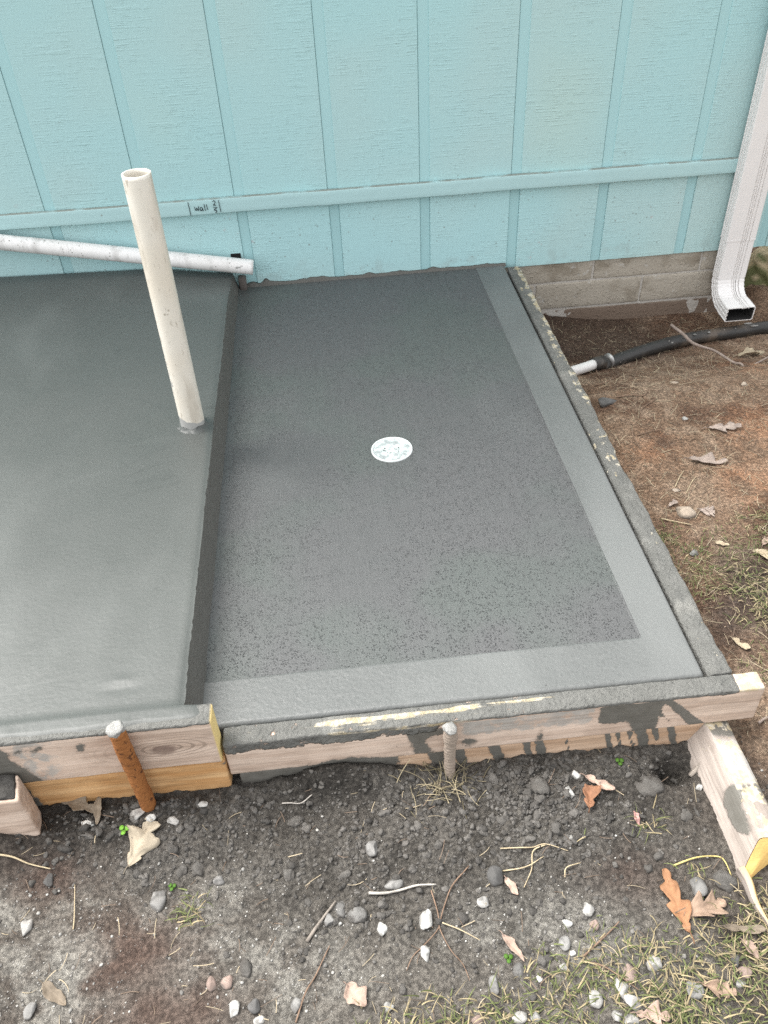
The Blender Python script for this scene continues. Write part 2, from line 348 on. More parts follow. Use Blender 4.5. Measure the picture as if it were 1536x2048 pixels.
def hollow(p0, p1, ro, ri, seg=40, n=60):
    """an open plastic pipe: outer wall, inner wall and both cut rims"""
    p0 = np.array(p0, float); p1 = np.array(p1, float); t = np.linspace(0, 1, n)
    t = np.concatenate([t, [1, 1], t[::-1]]); r = np.concatenate([np.full(n, ro), [ro - .0008, ri + .0008], np.full(n, ri)])
    T = (p1 - p0) / np.linalg.norm(p1 - p0); u = np.cross(T, (0, 0, 1.)) if abs(T[2]) < .9 else np.cross(T, (0, 1., 0)); u /= np.linalg.norm(u); v = np.cross(T, u)
    a = np.linspace(0, 2 * np.pi, seg, endpoint=False); ring = np.cos(a)[:, None] * u + np.sin(a)[:, None] * v
    V = (p0 + t[:, None] * (p1 - p0))[:, None, :] + r[:, None, None] * ring[None]
    m = len(t); V = V.reshape(-1, 3)
    I, J = np.meshgrid(np.arange(m), np.arange(seg), indexing='ij'); I2 = (I + 1) % m; J2 = (J + 1) % seg
    F = np.stack([I * seg + J, I * seg + J2, I2 * seg + J2, I2 * seg + J], -1).reshape(-1, 4)
    return V, F

# ------------------------------------------------------------------ materials
M_paint = paint_mat('painted_siding', False); M_paint2 = paint_mat('painted_lower_siding', True)
M_groove = groove_mat(); M_wgroove = plain('worn_shaded_groove', (.345, .56, .575), .65, .06, (90, .0006), .3); M_trim = trim_mat(); M_block = block_mat(); M_mortar = mortar_mat()
M_field = slab_field_mat()
M_border = slab_smooth_mat('trowelled_wet_concrete', (.110, .115, .112), (.132, .137, .133))
M_raised = slab_smooth_mat('floated_wet_concrete', (.070, .076, .071), (.086, .091, .086), .42, .45)
M_step = cement_mat('formed_concrete_face', (.098, .096, .086), (.128, .124, .112))
M_crust = cement_mat(); M_pale_crust = cement_mat('dried_cement_crust', (.16, .158, .148), (.38, .375, .355))
M_board = board_mat('weathered_board', 'x', (.50, .38, .30), (.66, .53, .435), (.78, .60, .26))
M_fresh = board_mat('raw_pine_board', 'x', (.50, .27, .11), (.66, .42, .21), (.70, .45, .18))
M_boardy = board_mat('weathered_board_lengthwise', 'y', (.27, .23, .20), (.40, .35, .31), (.85, .56, .20))
M_pvc = pvc_mat('stained_plastic_pipe', (.69, .63, .53), (.77, .74, .67), False)
M_pvcw = pvc_mat('white_plastic_pipe', (.74, .725, .70), (.80, .79, .775), True)
M_ds = plain('white_enamelled_metal', (.76, .74, .72), .42, .06, (25, .0006), .5)
M_black = Mat('black_plastic_pipe', .5, .5)
_c = M_black.mix(M_black.noise(20, 3), (.020, .020, .019), (.040, .038, .035)); _c = M_black.mix(M_black.math('MULTIPLY', M_black.ss(.48, .70, M_black.noise(13, 5)), .7), _c, (.13, .10, .075)); _c = M_black.mix(M_black.ss(.12, .06, M_black.vor(48)), _c, (.30, .28, .25)); M_black.color(_c)
M_black.bump(M_black.noise(60, 3), .001, .7); M_black = M_black.m
M_ink = plain('marker_ink', (.012, .022, .028), .6, .2, None)
M_rust = Mat('rusted_steel', .9, .3)
_c = M_rust.mix(M_rust.noise(40, 4), (.20, .070, .020), (.40, .17, .055)); _c = M_rust.mix(M_rust.ss(.56, .68, M_rust.noise(80, 3)), _c, (.09, .035, .015))
M_rust.color(_c); M_rust.bump(M_rust.noise(110, 4), .005, 1.0); M_rust = M_rust.m
M_dirtymetal = plain('cement_coated_steel', (.33, .27, .22), .85, .35, (120, .004))
M_cover = Mat('cement_smeared_plastic_cover', .5, .4)
_c = M_cover.mix(M_cover.ss(.44, .60, M_cover.noise(52, 5)), (.56, .63, .61), (.30, .33, .33)); M_cover.color(M_cover.mix(M_cover.ss(.55, .66, M_cover.noise(150, 4)), _c, (.36, .40, .39)))
M_cover.bump(M_cover.noise(90, 3), .001, .6); M_cover = M_cover.m
M_rim = plain('white_plastic', (.62, .65, .64), .4, .06, (50, .0005)); M_void = plain('dark_void', (.01, .01, .01), .9, 0, None)
M_soil = ground_mat(); M_lump = col_mat('soil_lumps', .95, (200, .004)); M_stone = col_mat('stone_surface', .8, (150, .002), .35, .22)
M_plant = col_mat('plant_matter', .7, (300, .0006), .3, .18); M_leaf = col_mat('dry_leaf', .75, (120, .0015), .3, .16); M_wood = col_mat('twig_bark', .85, (160, .0015), .25, .22)

# ------------------------------------------------------------------ ground: one sheet to the horizon
def ground_masks(x, y):
    n1 = fbm(x, y, 7, 4, 21); n2 = fbm(x, y, 3, 3, 33); n3 = fbm(x, y, 22, 3, 41)
    dark = np.maximum.reduce([sst(-2.12, -1.95, y + .10 * n1 + .05 * n2), gauss(x, y, -.25, -1.99, .22, .16) * 1.2, gauss(x, y, .05, -2.0, .22, .14), gauss(x, y, -.42, -2.03, .2, .12)])
    pale = np.maximum.reduce([gauss(x, y, *q) for q in ((-.82, -2.06, .10, .07), (-.90, -2.18, .12, .09), (-.53, -2.16, .14, .07), (-.45, -2.21, .10, .07), (-.59, -2.08, .09, .05), (-.17, -2.18, .07, .06), (-.04, -2.19, .08, .06), (.09, -2.03, .05, .03), (-1.0, -2.08, .08, .08))])
    red = np.maximum.reduce([gauss(x, y, *q) for q in ((-.756, -2.15, .11, .06), (.071, -2.11, .09, .05), (-.92, -2.0, .08, .04), (-.70, -2.24, .12, .05))])
    rgt = np.maximum(sst(.30, .42, x) * sst(-2.05, -1.85, y), .75 * sst(.55, .95, x))
    orange = np.maximum.reduce([gauss(x, y, .72, -1.17, .09, .10), gauss(x, y, .84, -.98, .09, .14), gauss(x, y, 1.05, -.55, .18, .18) * .8, gauss(x, y, .50, -.98, .10, .08) * .55])  # orange: pools of warm sun put into the soil colour
    return n1, n2, n3, np.clip(dark * (1 - rgt), 0, 1), np.clip(pale + .35 * n1 * pale, 0, 1) * (1 - rgt), np.clip(red + .3 * n1 * red, 0, 1), rgt, np.clip(orange * (1 + .6 * n1), 0, 1)
def ground_height(x, y):
    n1, n2, n3, dark, pale, red, rgt, sunpatch = ground_masks(x, y)
    d1, c1 = worley(x + .01 * n1, y + .01 * n3, 34, 3); d2, c2 = worley(x, y, 85, 7); d3, c3 = worley(x, y, 190, 8)
    amp = dark * (.75 + .45 * sst(-.2, .3, n2)) + .34
    lump = (.75 - d1) * c1 * .013 + (.7 - d2) * c2 * .0065 + (.7 - d3) * c3 * .0030
    z = gz(x, y) + amp * lump + n2 * .006 + n1 * .005 + n3 * .0025 * (1 - .3 * pale)
    return z, (n1, n2, n3, dark, pale, red, rgt, sunpatch)
def gheight(x, y): return float(ground_height(np.array([float(x)]), np.array([float(y)]))[0][0])
def build_ground():
    def geo(a, b, n): return a + np.sign(b - a) * (np.geomspace(.004, abs(b - a) + .004, n)[1:] - .004)
    xs = np.concatenate([geo(-1.25, -120, 40)[::-1], np.arange(-1.25, .75, .0028), np.arange(.75, 1.55, .0045), geo(1.55, 120, 40)])
    ys = np.concatenate([geo(-2.5, -120, 40)[::-1], np.arange(-2.5, -1.80, .0028), np.arange(-1.80, .30, .0048), geo(.30, 120, 40)])
    X, Y = np.meshgrid(xs, ys, indexing='ij'); nx, ny = X.shape
    x = X.ravel(); y = Y.ravel()
    z, (n1, n2, n3, dark, pale, red, rgt, sunpatch) = ground_height(x, y)
    near = (x > -.66) & (x < .29) & (y > -1.78) | (x < -.66) & (y > -1.80)
    z = np.where(near & (y < .02), np.minimum(z, -.16), z)
    C = np.empty((len(x), 3)); C[:] = (.165, .152, .135)
    def lay(c, f):
        f = np.clip(f, 0, 1)[:, None]; C[:] = C * (1 - f) + np.array(c) * f
    lay((.125, .118, .105), sst(-.1, .4, n1)); lay((.072, .056, .046), sst(.05, .4, -n2) * .6)
    lay((.115, .075, .060), red * .85); lay((.29, .28, .255), pale * sst(-.40, .35, n3 + .4 * n1)); lay((.075, .070, .063), dark * .92); lay((.130, .122, .111), dark * sst(-.2, .40, n1 + .4 * n3) * .85); lay((.036, .033, .030), dark * sst(.1, .5, -n1 + .3 * n2) * .7)
    lay((.25, .168, .115), rgt); lay((.150, .092, .062), rgt * sst(-.10, .40, n1 + .5 * n2)); lay((.35, .26, .19), rgt * sst(.0, .45, n3 - .3 * n1) * .75)
    lay((.40, .215, .125), sunpatch * sst(-.35, .3, n3 + .5 * n1) * .8); lay((.060, .042, .034), rgt * sst(-.42, -.22, y) * sst(.95, .75, x) * .75); lay((.075, .060, .052), rgt * sst(-1.30, -1.5, y) * sst(-.2, .35, n2 + .3 * n1) * .85)
    far = sst(2, 6, np.hypot(x, y + 1)); lay((.10, .10, .055), far)
    ring = np.clip(.25 + pale + .35 * rgt - .2 * dark + .3 * n1, 0, 1)
    idx = np.arange(nx * ny).reshape(nx, ny)
    F = np.stack([idx[:-1, :-1], idx[1:, :-1], idx[1:, 1:], idx[:-1, 1:]], -1).reshape(-1, 4)
    cx = (X[:-1, :-1] + X[1:, 1:]).ravel() / 2; cy = (Y[:-1, :-1] + Y[1:, 1:]).ravel() / 2
    hid = (cx > -2.5) & (cx < .28) & (cy > -1.77) & (cy < 2.5)
    F = F[~hid]; used = np.zeros(nx * ny, bool); used[F.ravel()] = True; rm = np.cumsum(used) - 1
    V = np.stack([x, y, z], 1)[used]
    o = mk('ground', V, rm[F], M_soil, attrs={'soil': C[used], 'grit': ring[used]}, loc=(0, 0, 0))
    tag(o, 'bare trodden soil, dark by the forms and brown beside the house', kind='structure')
build_ground()

# ------------------------------------------------------------------ the house
PITCH = .3048; GW = .034
house = thing('house_wall', (0, 0, 0), 'turquoise painted house wall of grooved wood siding on a low concrete block footing', 'house'); house['kind'] = 'thing'
mk('siding_backing', *box(-2.46, 1.298, .0062, .035, -.012, 2.6), M_groove, house, smooth=False)
for k in range(-8, 5):
    xa = k * PITCH + GW; xb = min((k + 1) * PITCH, 1.30)
    mk('groove_strip', *box(xa - GW + .0015, xa + .0002, .0026, .0065, .3005, 2.558), M_groove, house, smooth=False)
    mk('groove_strip', *box(xa - GW + .0012, xa - .0012, .0042, .0065, -.0145, .2915), M_wgroove, house, smooth=False)  # lower grooves: wear and the shade of the recess in one darker colour
    mk('siding_panel', *box(xa, xb, 0, .0066, .300, 2.56, .0016, 2), M_paint, house, smooth=False)
    mk('lower_siding_panel', *box(xa, xb, .0004, .0066, -.015, .292, .0012, 1), M_paint2, house, smooth=False)
V, F, N = lattice(-2.46, 1.30, -.021, -.0005, .2655, .3125, .011, .003, .0010, 4)
V[:, 2] += .0018 * fbm(V[:, 0], V[:, 0] * 0, 3, 3, 5)
trim = mk('trim_board', V, F, M_trim, house)
# hand-written marker note on the trim board:  | wall 2/5 |
def strokes(o, segs, y=-.0232, wd=.0024):
    V = []; F = []
    for pl in segs:
        P = smooth_path([(a, y, b) for a, b in pl], 5) if len(pl) > 2 else np.array([(a, y, b) for a, b in pl])
        v, f = tube(P, wd / 2, 6); v[:, 1] = y + (v[:, 1] - y) * .35; f = [[i + len(V) for i in q] for q in f]; V += list(v); F += f
    return mk('marker_writing', np.array(V), F, M_ink, o, smooth=True)
x0 = -.757; z0 = .2705; sxx = .0980; szz = .040
P = lambda pts: [(x0 + a * sxx, z0 + b * szz) for a, b in pts]
strokes(trim, [P([(0, 1.0), (.02, -.08)]), P([(1.0, .98), (1.02, .02)]),
    P([(.185, .60), (.20, .35), (.225, .28), (.255, .50), (.28, .30), (.305, .32), (.32, .62)]),
    P([(.43, .48), (.385, .52), (.355, .38), (.37, .24), (.41, .28), (.435, .46), (.44, .30), (.465, .20)]),
    P([(.51, .76), (.515, .50), (.525, .22)]), P([(.585, .72), (.59, .50), (.605, .26)]),
    P([(.795, .90), (.85, .98), (.885, .86), (.85, .70), (.81, .62), (.90, .60)]), P([(.79, .46), (.86, .44), (.925, .40)]),
    P([(.90, .36), (.83, .28), (.82, .20), (.88, .18), (.885, .06), (.835, -.02)]), P([(.83, .30), (.89, .08)])])
found = mk('foundation', *box(-2.46, 1.203, .0170, 2.6, -.55, -.018), M_mortar, house, smooth=False)
for ci, (za, zb) in enumerate(((-.091, -.0165), (-.196, -.099), (-.301, -.204), (-.41, -.309))):
    js = (.23, .63, 1.03, 1.21) if ci == 0 else ((.23, .42, .82, 1.21) if ci == 1 else (.23, 1.21))
    for a, b in zip(js[:-1], js[1:]):
        V, F, N = lattice(a + .004, b - .004, .0125 + .004 * (ci == 2) - .003 * (ci == 3), .06, za, zb, .012, .004, .0016, 60 + ci)
        mk('concrete_block', V, F, M_block, found)
mk('side_siding', *box(1.268, 1.2985, .036, 2.6, -.012, 2.56), M_paint, house, smooth=False)
mk('added_eave', *box(-2.7, 1.62, -.38, 2.9, 2.601, 2.74, .01), M_ds, house, smooth=False)  # unseen eave, added to darken the slab near the wall

# ------------------------------------------------------------------ shower slab with trowelled border
def slab_height(x, y):
    r = np.hypot(x + .209, y + 1.024)
    inner = sst(.2016, .2000, x) * sst(-1.7288, -1.7272, y)
    z = fbm(x, y, 3.5, 3, 71) * .0016
    z = z + inner * (-.0028 - .008 * np.exp(-(r / .40) ** 2) - .0015 * sst(.06, .0535, r))
    for e, s in ((.2975 - x, 0), (y + 1.8335, 1)):
        t = np.clip(1 - e / .010, 0, 1); z = z - .010 * (1 - np.sqrt(np.clip(1 - t * t, 0, 1)))
    z = z + .004 * sst(-.622, -.642, x) * sst(-1.70, -1.66, y)
    return z, inner
rimx = [.2885, .2905, .2922, .2937, .2950, .2961, .2969, .29735, .2975]
xs = np.concatenate([np.arange(-.642, .1985, .007), [.2000, .2016], np.arange(.207, .287, .007), rimx])
ys = np.concatenate([[-1.8335, -1.83335, -1.8328, -1.832, -1.8308, -1.829, -1.827, -1.825, -1.8235], np.arange(-1.817, -1.731, .007), [-1.7288, -1.7272], np.arange(-1.720, -.004, .007), [-.002]])
X, Y = np.meshgrid(xs, ys, indexing='ij'); Zs, INN = slab_height(X, Y)
t = -Y / 1.8; Xw = X + (-.008 + .018 * t + .0012 * fbm(X, Y, 14, 3, 3)) * np.exp(-((X - .2) / .05) ** 2); Yw = Y + .0014 * fbm(X, Y, 11, 3, 9) * np.exp(-((Y + 1.728) / .04) ** 2)
nx, ny = X.shape; idx = np.arange(nx * ny).reshape(nx, ny)
F = np.stack([idx[:-1, :-1], idx[1:, :-1], idx[1:, 1:], idx[:-1, 1:]], -1).reshape(-1, 4)
V = np.stack([Xw.ravel(), Yw.ravel(), Zs.ravel()], 1)
ctr = V[F].mean(1); cX = X.ravel()[F].mean(1); cY = Y.ravel()[F].mean(1)
isf = (cX < .2008) & (cY > -1.728)
hole = np.hypot(ctr[:, 0] + .209, ctr[:, 1] + 1.024) < .049
def sub(V, F):
    u = np.unique(F); rm = np.zeros(len(V), int); rm[u] = np.arange(len(u)); return V[u], rm[F]
slab = thing('shower_slab', (-.17, -.92, -.10), 'freshly poured sunken grey slab with a smooth trowelled border and a round drain', 'concrete slab'); slab['kind'] = 'thing'
mk('broomed_field', *sub(V, F[isf & ~hole]), M_field, slab)
bv, bf = sub(V, F[~isf])
# formed sides below the rounded edges
edge = [(x, -1.8335, zz) for x, zz in zip(Xw[:, 0], Zs[:, 0])] + [(Xw[-1, j], Yw[-1, j], Zs[-1, j]) for j in range(1, ny)]
n0 = len(bv); ev = np.array(edge); lo = ev.copy(); lo[:, 2] = -.10; n = len(ev)
sf = np.array([[n0 + i, n0 + n + i, n0 + n + i + 1, n0 + i + 1] for i in range(n - 1)])
mk('smooth_border', np.concatenate([bv, ev, lo]), np.concatenate([bf, sf]), M_border, slab)
# mortar smeared where slab meets siding
xq = np.arange(-.63, .305, .004); hq = .004 + .010 * np.clip(fbm(xq, xq * 0, 22, 4, 5) + .15, 0, 1) + .016 * gauss(xq, 0 * xq, -.545, 0, .012, 1)
cs = []
for x_, h_ in zip(xq, hq): cs += [(x_, -.010, -.004), (x_, -.006, .002 + .3 * h_), (x_, -.0005, .002 + h_), (x_, .004, -.004)]
cs = np.array(cs); nq = len(xq)
mk('mortar_smear', cs, np.array([[i * 4 + j, (i + 1) * 4 + j, (i + 1) * 4 + (j + 1), i * 4 + j + 1] for i in range(nq - 1) for j in range(3)]), M_step, slab)

# raised slab at the left
raised = thing('raised_slab', (-1.6, -.93, -.10), 'higher smooth grey concrete slab standing one step above the sunken slab', 'concrete slab'); raised['kind'] = 'thing'
def raised_top(x, y):
    z = .084 + .030 * np.clip(-.65 - x, 0, .9) * sst(-1.6, -.5, y) + fbm(x, y, 2.6, 3, 81) * .0022 + fbm(x, y, 11, 3, 83) * .0006
    z = z - .026 * sst(-.30, -.05, y) * sst(-.95, -.66, x) - .0035 * sst(-.668, -.655, x)
    z = z + .0045 * sst(-1.835, -1.848, y) - .0030 * sst(-1.870, -1.8765, y) + .003 * np.clip(fbm(x, y, 45, 3, 91), 0, 1) * sst(-1.845, -1.865, y)
    z = z + .0022 * gauss(x, y, -.775, -1.775, .025, .010) - .0020 * gauss(x + .6 * (y + 1.79), y, -.77, -1.792, .035, .008)
    return z
xs = np.concatenate([np.linspace(-2.45, -1.45, 24)[:-1], np.arange(-1.45, -.664, .009), [-.662, -.658, -.655]])
ys = np.concatenate([[-1.8765, -1.875, -1.871, -1.866, -1.861, -1.856, -1.851, -1.8465], np.arange(-1.842, -.032, .009), [-.012]])
X, Y = np.meshgrid(xs, ys, indexing='ij'); nx, ny = X.shape
jit = .0034 * fbm(ys, ys * 0, 3.5, 6, 4, .62) - .0016 * (vnoise(ys * 70, ys * 0, 3) > .78); X[-1] += jit; X[-2] += jit * .8; X[-3] += jit * .5
Z_ = raised_top(X, Y); Y = Y + .006 * fbm(X, X * 0, 14, 4, 6) * sst(-1.85, -1.87, Y); X = np.where(Y < -1.845, np.minimum(X, -.612 + 0 * X) + (X > -.70) * (X + .70) * .9, X)
V = np.stack([X.ravel(), Y.ravel(), Z_.ravel()], 1); idx = np.arange(nx * ny).reshape(nx, ny)
F = np.stack([idx[:-1, :-1], idx[1:, :-1], idx[1:, 1:], idx[:-1, 1:]], -1).reshape(-1, 4)
be = V[idx[:, -1]]; lo = be.copy(); lo[:, 2] = -.02; fe = V[idx[:, 0]]; lof = fe.copy(); lof[:, 2] = .0845
n0 = len(V); n = nx
F2 = np.array([[n0 + i, n0 + i + 1, n0 + n + i + 1, n0 + n + i] for i in range(n - 1)]); F3 = np.array([[n0 + 2 * n + i, n0 + 3 * n + i, n0 + 3 * n + i + 1, n0 + 2 * n + i + 1] for i in range(n - 1)])
mk('top_surface', np.concatenate([V, be, lo, fe, lof]), np.concatenate([F, F2, F3]), M_raised, raised)
ed = V[idx[-1]][8:]; ys = ys[8:]; ny = len(ys); rows = [ed]
for q in (.04, .12, .3, .5, .7, .88, 1.0):
    r_ = ed.copy(); r_[:, 0] = ed[:, 0] * (1 - q) + (-.640) * q + .0014 * fbm(ys, ys * 0 + q, 24, 3, 8); r_[:, 2] = ed[:, 2] * (1 - q) - .008 * q
    rows.append(r_)
V = np.concatenate(rows); idx = np.arange(len(V)).reshape(len(rows), ny)
F = np.stack([idx[:-1, :-1], idx[1:, :-1], idx[1:, 1:], idx[:-1, 1:]], -1).reshape(-1, 4)
mk('step_face', V, F, M_step, raised)

# ------------------------------------------------------------------ floor drain
dr = thing('floor_drain', (-.209, -1.024, -.03), 'round white drain cover with small holes set in the middle of the sunken slab', 'drain')
DZ = -.0105
g = np.arange(-.0505, .0506, .00105); X, Y = np.meshgrid(g, g, indexing='ij'); idx = np.arange(X.size).reshape(X.shape)
F = np.stack([idx[:-1, :-1], idx[1:, :-1], idx[1:, 1:], idx[:-1, 1:]], -1).reshape(-1, 4)
cx = X.ravel()[F].mean(1); cy = Y.ravel()[F].mean(1); keep = np.hypot(cx, cy) < .0498
for hx, hy, hr in ((-.018, .006, .0022), (-.021, -.001, .0025), (.001, .013, .0019), (.018, .003, .0022), (.016, -.012, .0017), (-.006, -.016, .0021), (-.002, -.0165, .0018), (-.013, -.014, .0012), (.004, -.016, .0011)):
    keep &= np.hypot(cx - hx, cy - hy) > hr
Zc = DZ + .0012 * np.exp(-(np.hypot(X, Y) / .03) ** 2) + .0006 * fbm(X, Y, 60, 3, 5)
mk('drain_cover', *sub(np.stack([X.ravel() - .209, Y.ravel() - 1.024, Zc.ravel()], 1), F[keep]), M_cover, dr)
a = np.linspace(0, 2 * np.pi, 64, endpoint=False); prof = ((.0485, DZ - .004), (.0490, DZ + .0012), (.0505, DZ + .0026), (.0525, DZ + .0026), (.0538, DZ + .0010), (.0540, DZ - .006))
V = np.array([(-.209 + r * math.cos(t), -1.024 + r * math.sin(t), z + .0006 * math.sin(t * 3)) for r, z in prof for t in a])
mk('drain_rim', V, np.array([[i * 64 + j, i * 64 + (j + 1) % 64, (i + 1) * 64 + (j + 1) % 64, (i + 1) * 64 + j] for i in range(5) for j in range(64)]), M_rim, dr)
mk('drain_body', *tube([(-.209, -1.024, -.05), (-.209, -1.024, DZ - .005)], .049, 32), M_void, dr)
# ------------------------------------------------------------------ form lumber
# front upper board
V, F, N = lattice(-.6000, .3945, -1.8760, -1.8370, -.0935, .0015, .0052, .004, .0011, 12)
x, y, z = V.T; top = sst(-.008, -.002, z); fr = 1 - top; nn = fbm(x, z, 26, 3, 5); nl = fbm(x, y, 9, 3, 6)
V[:, 2] += top * (.0025 * nl + .002 * np.clip(fbm(x, y, 60, 3, 8), 0, 1))
crust = top * (.66 + .3 * sst(-.02, .07, x) - .9 * sst(.338, .352, x) + .1 * nl) + fr * (.62 * band(x, -.66, -.20, .05) * sst(-.040, -.018, z + .006 * nl) + .6 * gauss(x, z, .325, .0, .05, .012))
raw = .56 * gauss(z, z * 0, -.004, 0, .008, 1) * band(x, -.44, .05, .05) * (.85 + .6 * fbm(x, y * .3, 18, 3, 17)) + top * .72 * sst(.338, .352, x) + .36 * top * gauss(y, y * 0, -1.852 + .1 * (x + .3) * .1, 0, .007, 1) * band(x, -.60, .02, .05)
st = .9 * band(x, .085, .205, .012) * (1 - .75 * band(x, .08, .155, .015) * sst(-.045, -.066, z + .01 * nn)) + .85 * band(x + .9 * (z + .05), .205, .262, .006) * (1 - band(x + .75 * (z + .05), .212, .236, .004) * sst(-.006, -.014, z))
st += .75 * gauss(x + .25 * z, z, -.262, -.05, .022, .05) + .7 * gauss(x - .3 * z, z, -.205, -.025, .045, .016) + .62 * gauss(x, z, -.155, -.07, .03, .02) + .55 * gauss(x, z, -.02, -.07, .012, .06) + .8 * gauss(x, z, -.38, -.098, .12, .022) + .55 * gauss(x, z, -.52, -.098, .03, .012)
dry = .62 * band(x, -.185, .085, .03) * sst(-.075, -.035, z + .018 * nn) * fr + .45 * band(x, -.60, -.3, .05) * sst(-.05, -.02, z)
fb = mk('form_board', V, F, M_board, attrs=battrs(V, crust=crust, raw=raw, stain=np.clip(fr * st, 0, 1), dry=dry), loc=(-.10, -1.856, -.0935))
tag(fb, 'long cement-splashed form board closing the front of the sunken slab', 'board', 'form boards round the slabs')
V, F, N = lattice(-.585, .302, -1.8725, -1.8400, -.1800, -.0955, .0056, .0035, .0011, 14)
x, y, z = V.T; dr_ = np.zeros(len(x))
for cx, wd, zb in ((-.215, .02, -.2), (-.175, .012, -.2), (-.105, .014, -.2), (-.045, .008, -.2), (-.02, .012, -.2), (.033, .0025, -.2), (.112, .006, -.155), (.132, .005, -.15), (.156, .004, -.15), (.180, .013, -.2), (.205, .006, -.14), (.236, .009, -.2)):
    dr_ = np.maximum(dr_, .95 * np.exp(-((x - cx + .25 * (z + .1) + .003 * fbm(z, z * 0 + cx, 40, 2, 3)) / wd) ** 2) * sst(zb - .01, zb + .01, z))
dr_ = np.maximum(dr_, .9 * sst(-.25, -.32, x)); dr_ = np.maximum(dr_, .5 * sst(-.135, -.16, z))
fb = mk('form_board', V, F, board_mat('damp_pine_board', 'x', (.47, .31, .20), (.62, .45, .32)), attrs=battrs(V, stain=dr_), loc=(-.14, -1.856, -.18))
tag(fb, 'lower front board with dark cement drips, standing in the mud', 'board', 'form boards round the slabs')
# left boards
V, F, N = lattice(-1.70, -.6045, -1.8860, -1.8460, -.0345, .0875, .0056, .004, .0011, 16)
x, y, z = V.T; top = sst(.080, .0865, z); fr = 1 - top; nl = fbm(x, y + z, 8, 3, 9); end = sst(.35, .8, N[:, 0])
V[:, 2] += top * (.001 * nl)
crust = top * 1.1 * (1 - .9 * end) + fr * (.75 * sst(.074, .087, z + .006 * nl) * sst(-.66, -.76, x)) * (1 - end)
st = fr * (.85 * sst(-.925, -.965, x + .35 * (z - .03) + .012 * nl) + .60 * gauss(x, z, -.905, .062, .045, .014) + .55 * gauss(x - .25 * z, z, -.845, .052, .012, .022)) * (1 - end)
raw = .72 * fr * sst(.070, .084, z) * band(x, -.735, -.615, .02) * (1 - end)
ex = (x + .690) / 2.9; ez = z - .026; rr = np.hypot(ex, ez)
fb = mk('form_board', V, F, M_board, attrs=battrs(V, crust=crust, stain=np.clip(st, 0, 1), raw=raw, cut=end, dry=.5 * fr * sst(-.8, -.9, x) * (1 - end), ring=rr * 900 + 2.5 * fbm(x, z, 20, 2, 4), ringmask=.9 * fr * np.exp(-(rr / .034) ** 2) * (1 - end), knot=.9 * fr * sst(.0165, .011, np.hypot((x + .698) / 1.6, z - .022))), loc=(-1.15, -1.866, -.0345))
tag(fb, 'knotty form board with a yellow sawn end, holding the raised slab', 'board', 'form boards round the slabs')
V, F, N = lattice(-1.70, -.6025, -1.8820, -1.8500, -.1250, -.0370, .0062, .003, .0013, 18)
x, y, z = V.T
fb = mk('form_board', V, F, M_fresh, attrs=battrs(V, stain=.8 * sst(-.95, -.985, x + .2 * z) + .5 * gauss(x, z, -.60, -.045, .03, .008), dry=.35 * gauss(x, z, -.79, -.05, .03, .012)), loc=(-1.15, -1.866, -.125))
tag(fb, 'raw orange pine plank under the knotty form board', 'board', 'form boards round the slabs')
# right board, coated in cement
V, F, N = lattice(.3035, .3455, -1.8355, -.0260, -.1000, .0010, .0062, .005, .0012, 20)
x, y, z = V.T; top = sst(-.008, -.002, z); nl = fbm(x, y, 7, 3, 2)
V[:, 2] += top * (.0035 * fbm(x, y, 14, 3, 4) + .003 * np.clip(fbm(x, y, 70, 3, 6), 0, 1)) - .006 * sst(.312, .3045, x) * sst(-.6, -.9, y)
V[:, 0] += sst(.335, .3445, x) * (.006 * fbm(y, y * 0, 16, 4, 2) + .003 * sst(-1.2, -1.5, y))
raw = sst(.316, .335, x + .012 * nl) * sst(-1.28, -1.15, y) * (.44 + .10 * sst(-.75, -.55, y))
crust = full(V, 1.0)
m_r = board_mat('cement_coated_board', 'y', (.46, .38, .29), (.58, .50, .40))
fb = mk('form_board', V, F, m_r, attrs=battrs(V, crust=crust, raw=raw), loc=(.327, -.93, -.10))
tag(fb, 'narrow form board caked in grey cement with a pale chipped edge, running to the house', 'board', 'form boards round the slabs')
# stub of timber at the far left
BLKX, BLKY0, BLKZ = -.953, -1.944, .004
V, F, N = lattice(-1.13, BLKX, BLKY0, -1.8895, -.165, BLKZ, .006, .006, .0016, 23)
V[:, 0] += (V[:, 1] + 1.89) * -.25
fb = mk('timber_block', V, F, M_board, attrs=battrs(V, dry=full(V, .1)), loc=(-1.05, -1.915, -.165))
V, F, N = lattice(-1.125, BLKX - .006, BLKY0 + .004, -1.890, BLKZ - .004, BLKZ + .004, .004, .0035, .0030, 29)
V[:, 0] += (V[:, 1] + 1.89) * -.25; V[:, 2] += .004 * fbm(V[:, 0], V[:, 1], 60, 3, 4) * (N[:, 2] > 0)
mk('soil_cap', V, F, M_lump, fb, attrs={'col': np.array((.045, .043, .040))[None] * (1 + .5 * fbm(V[:, 0], V[:, 1], 70, 3, 2))[:, None]})
tag(fb, 'short thick timber end topped with black soil, pressed against the left form board', 'timber')
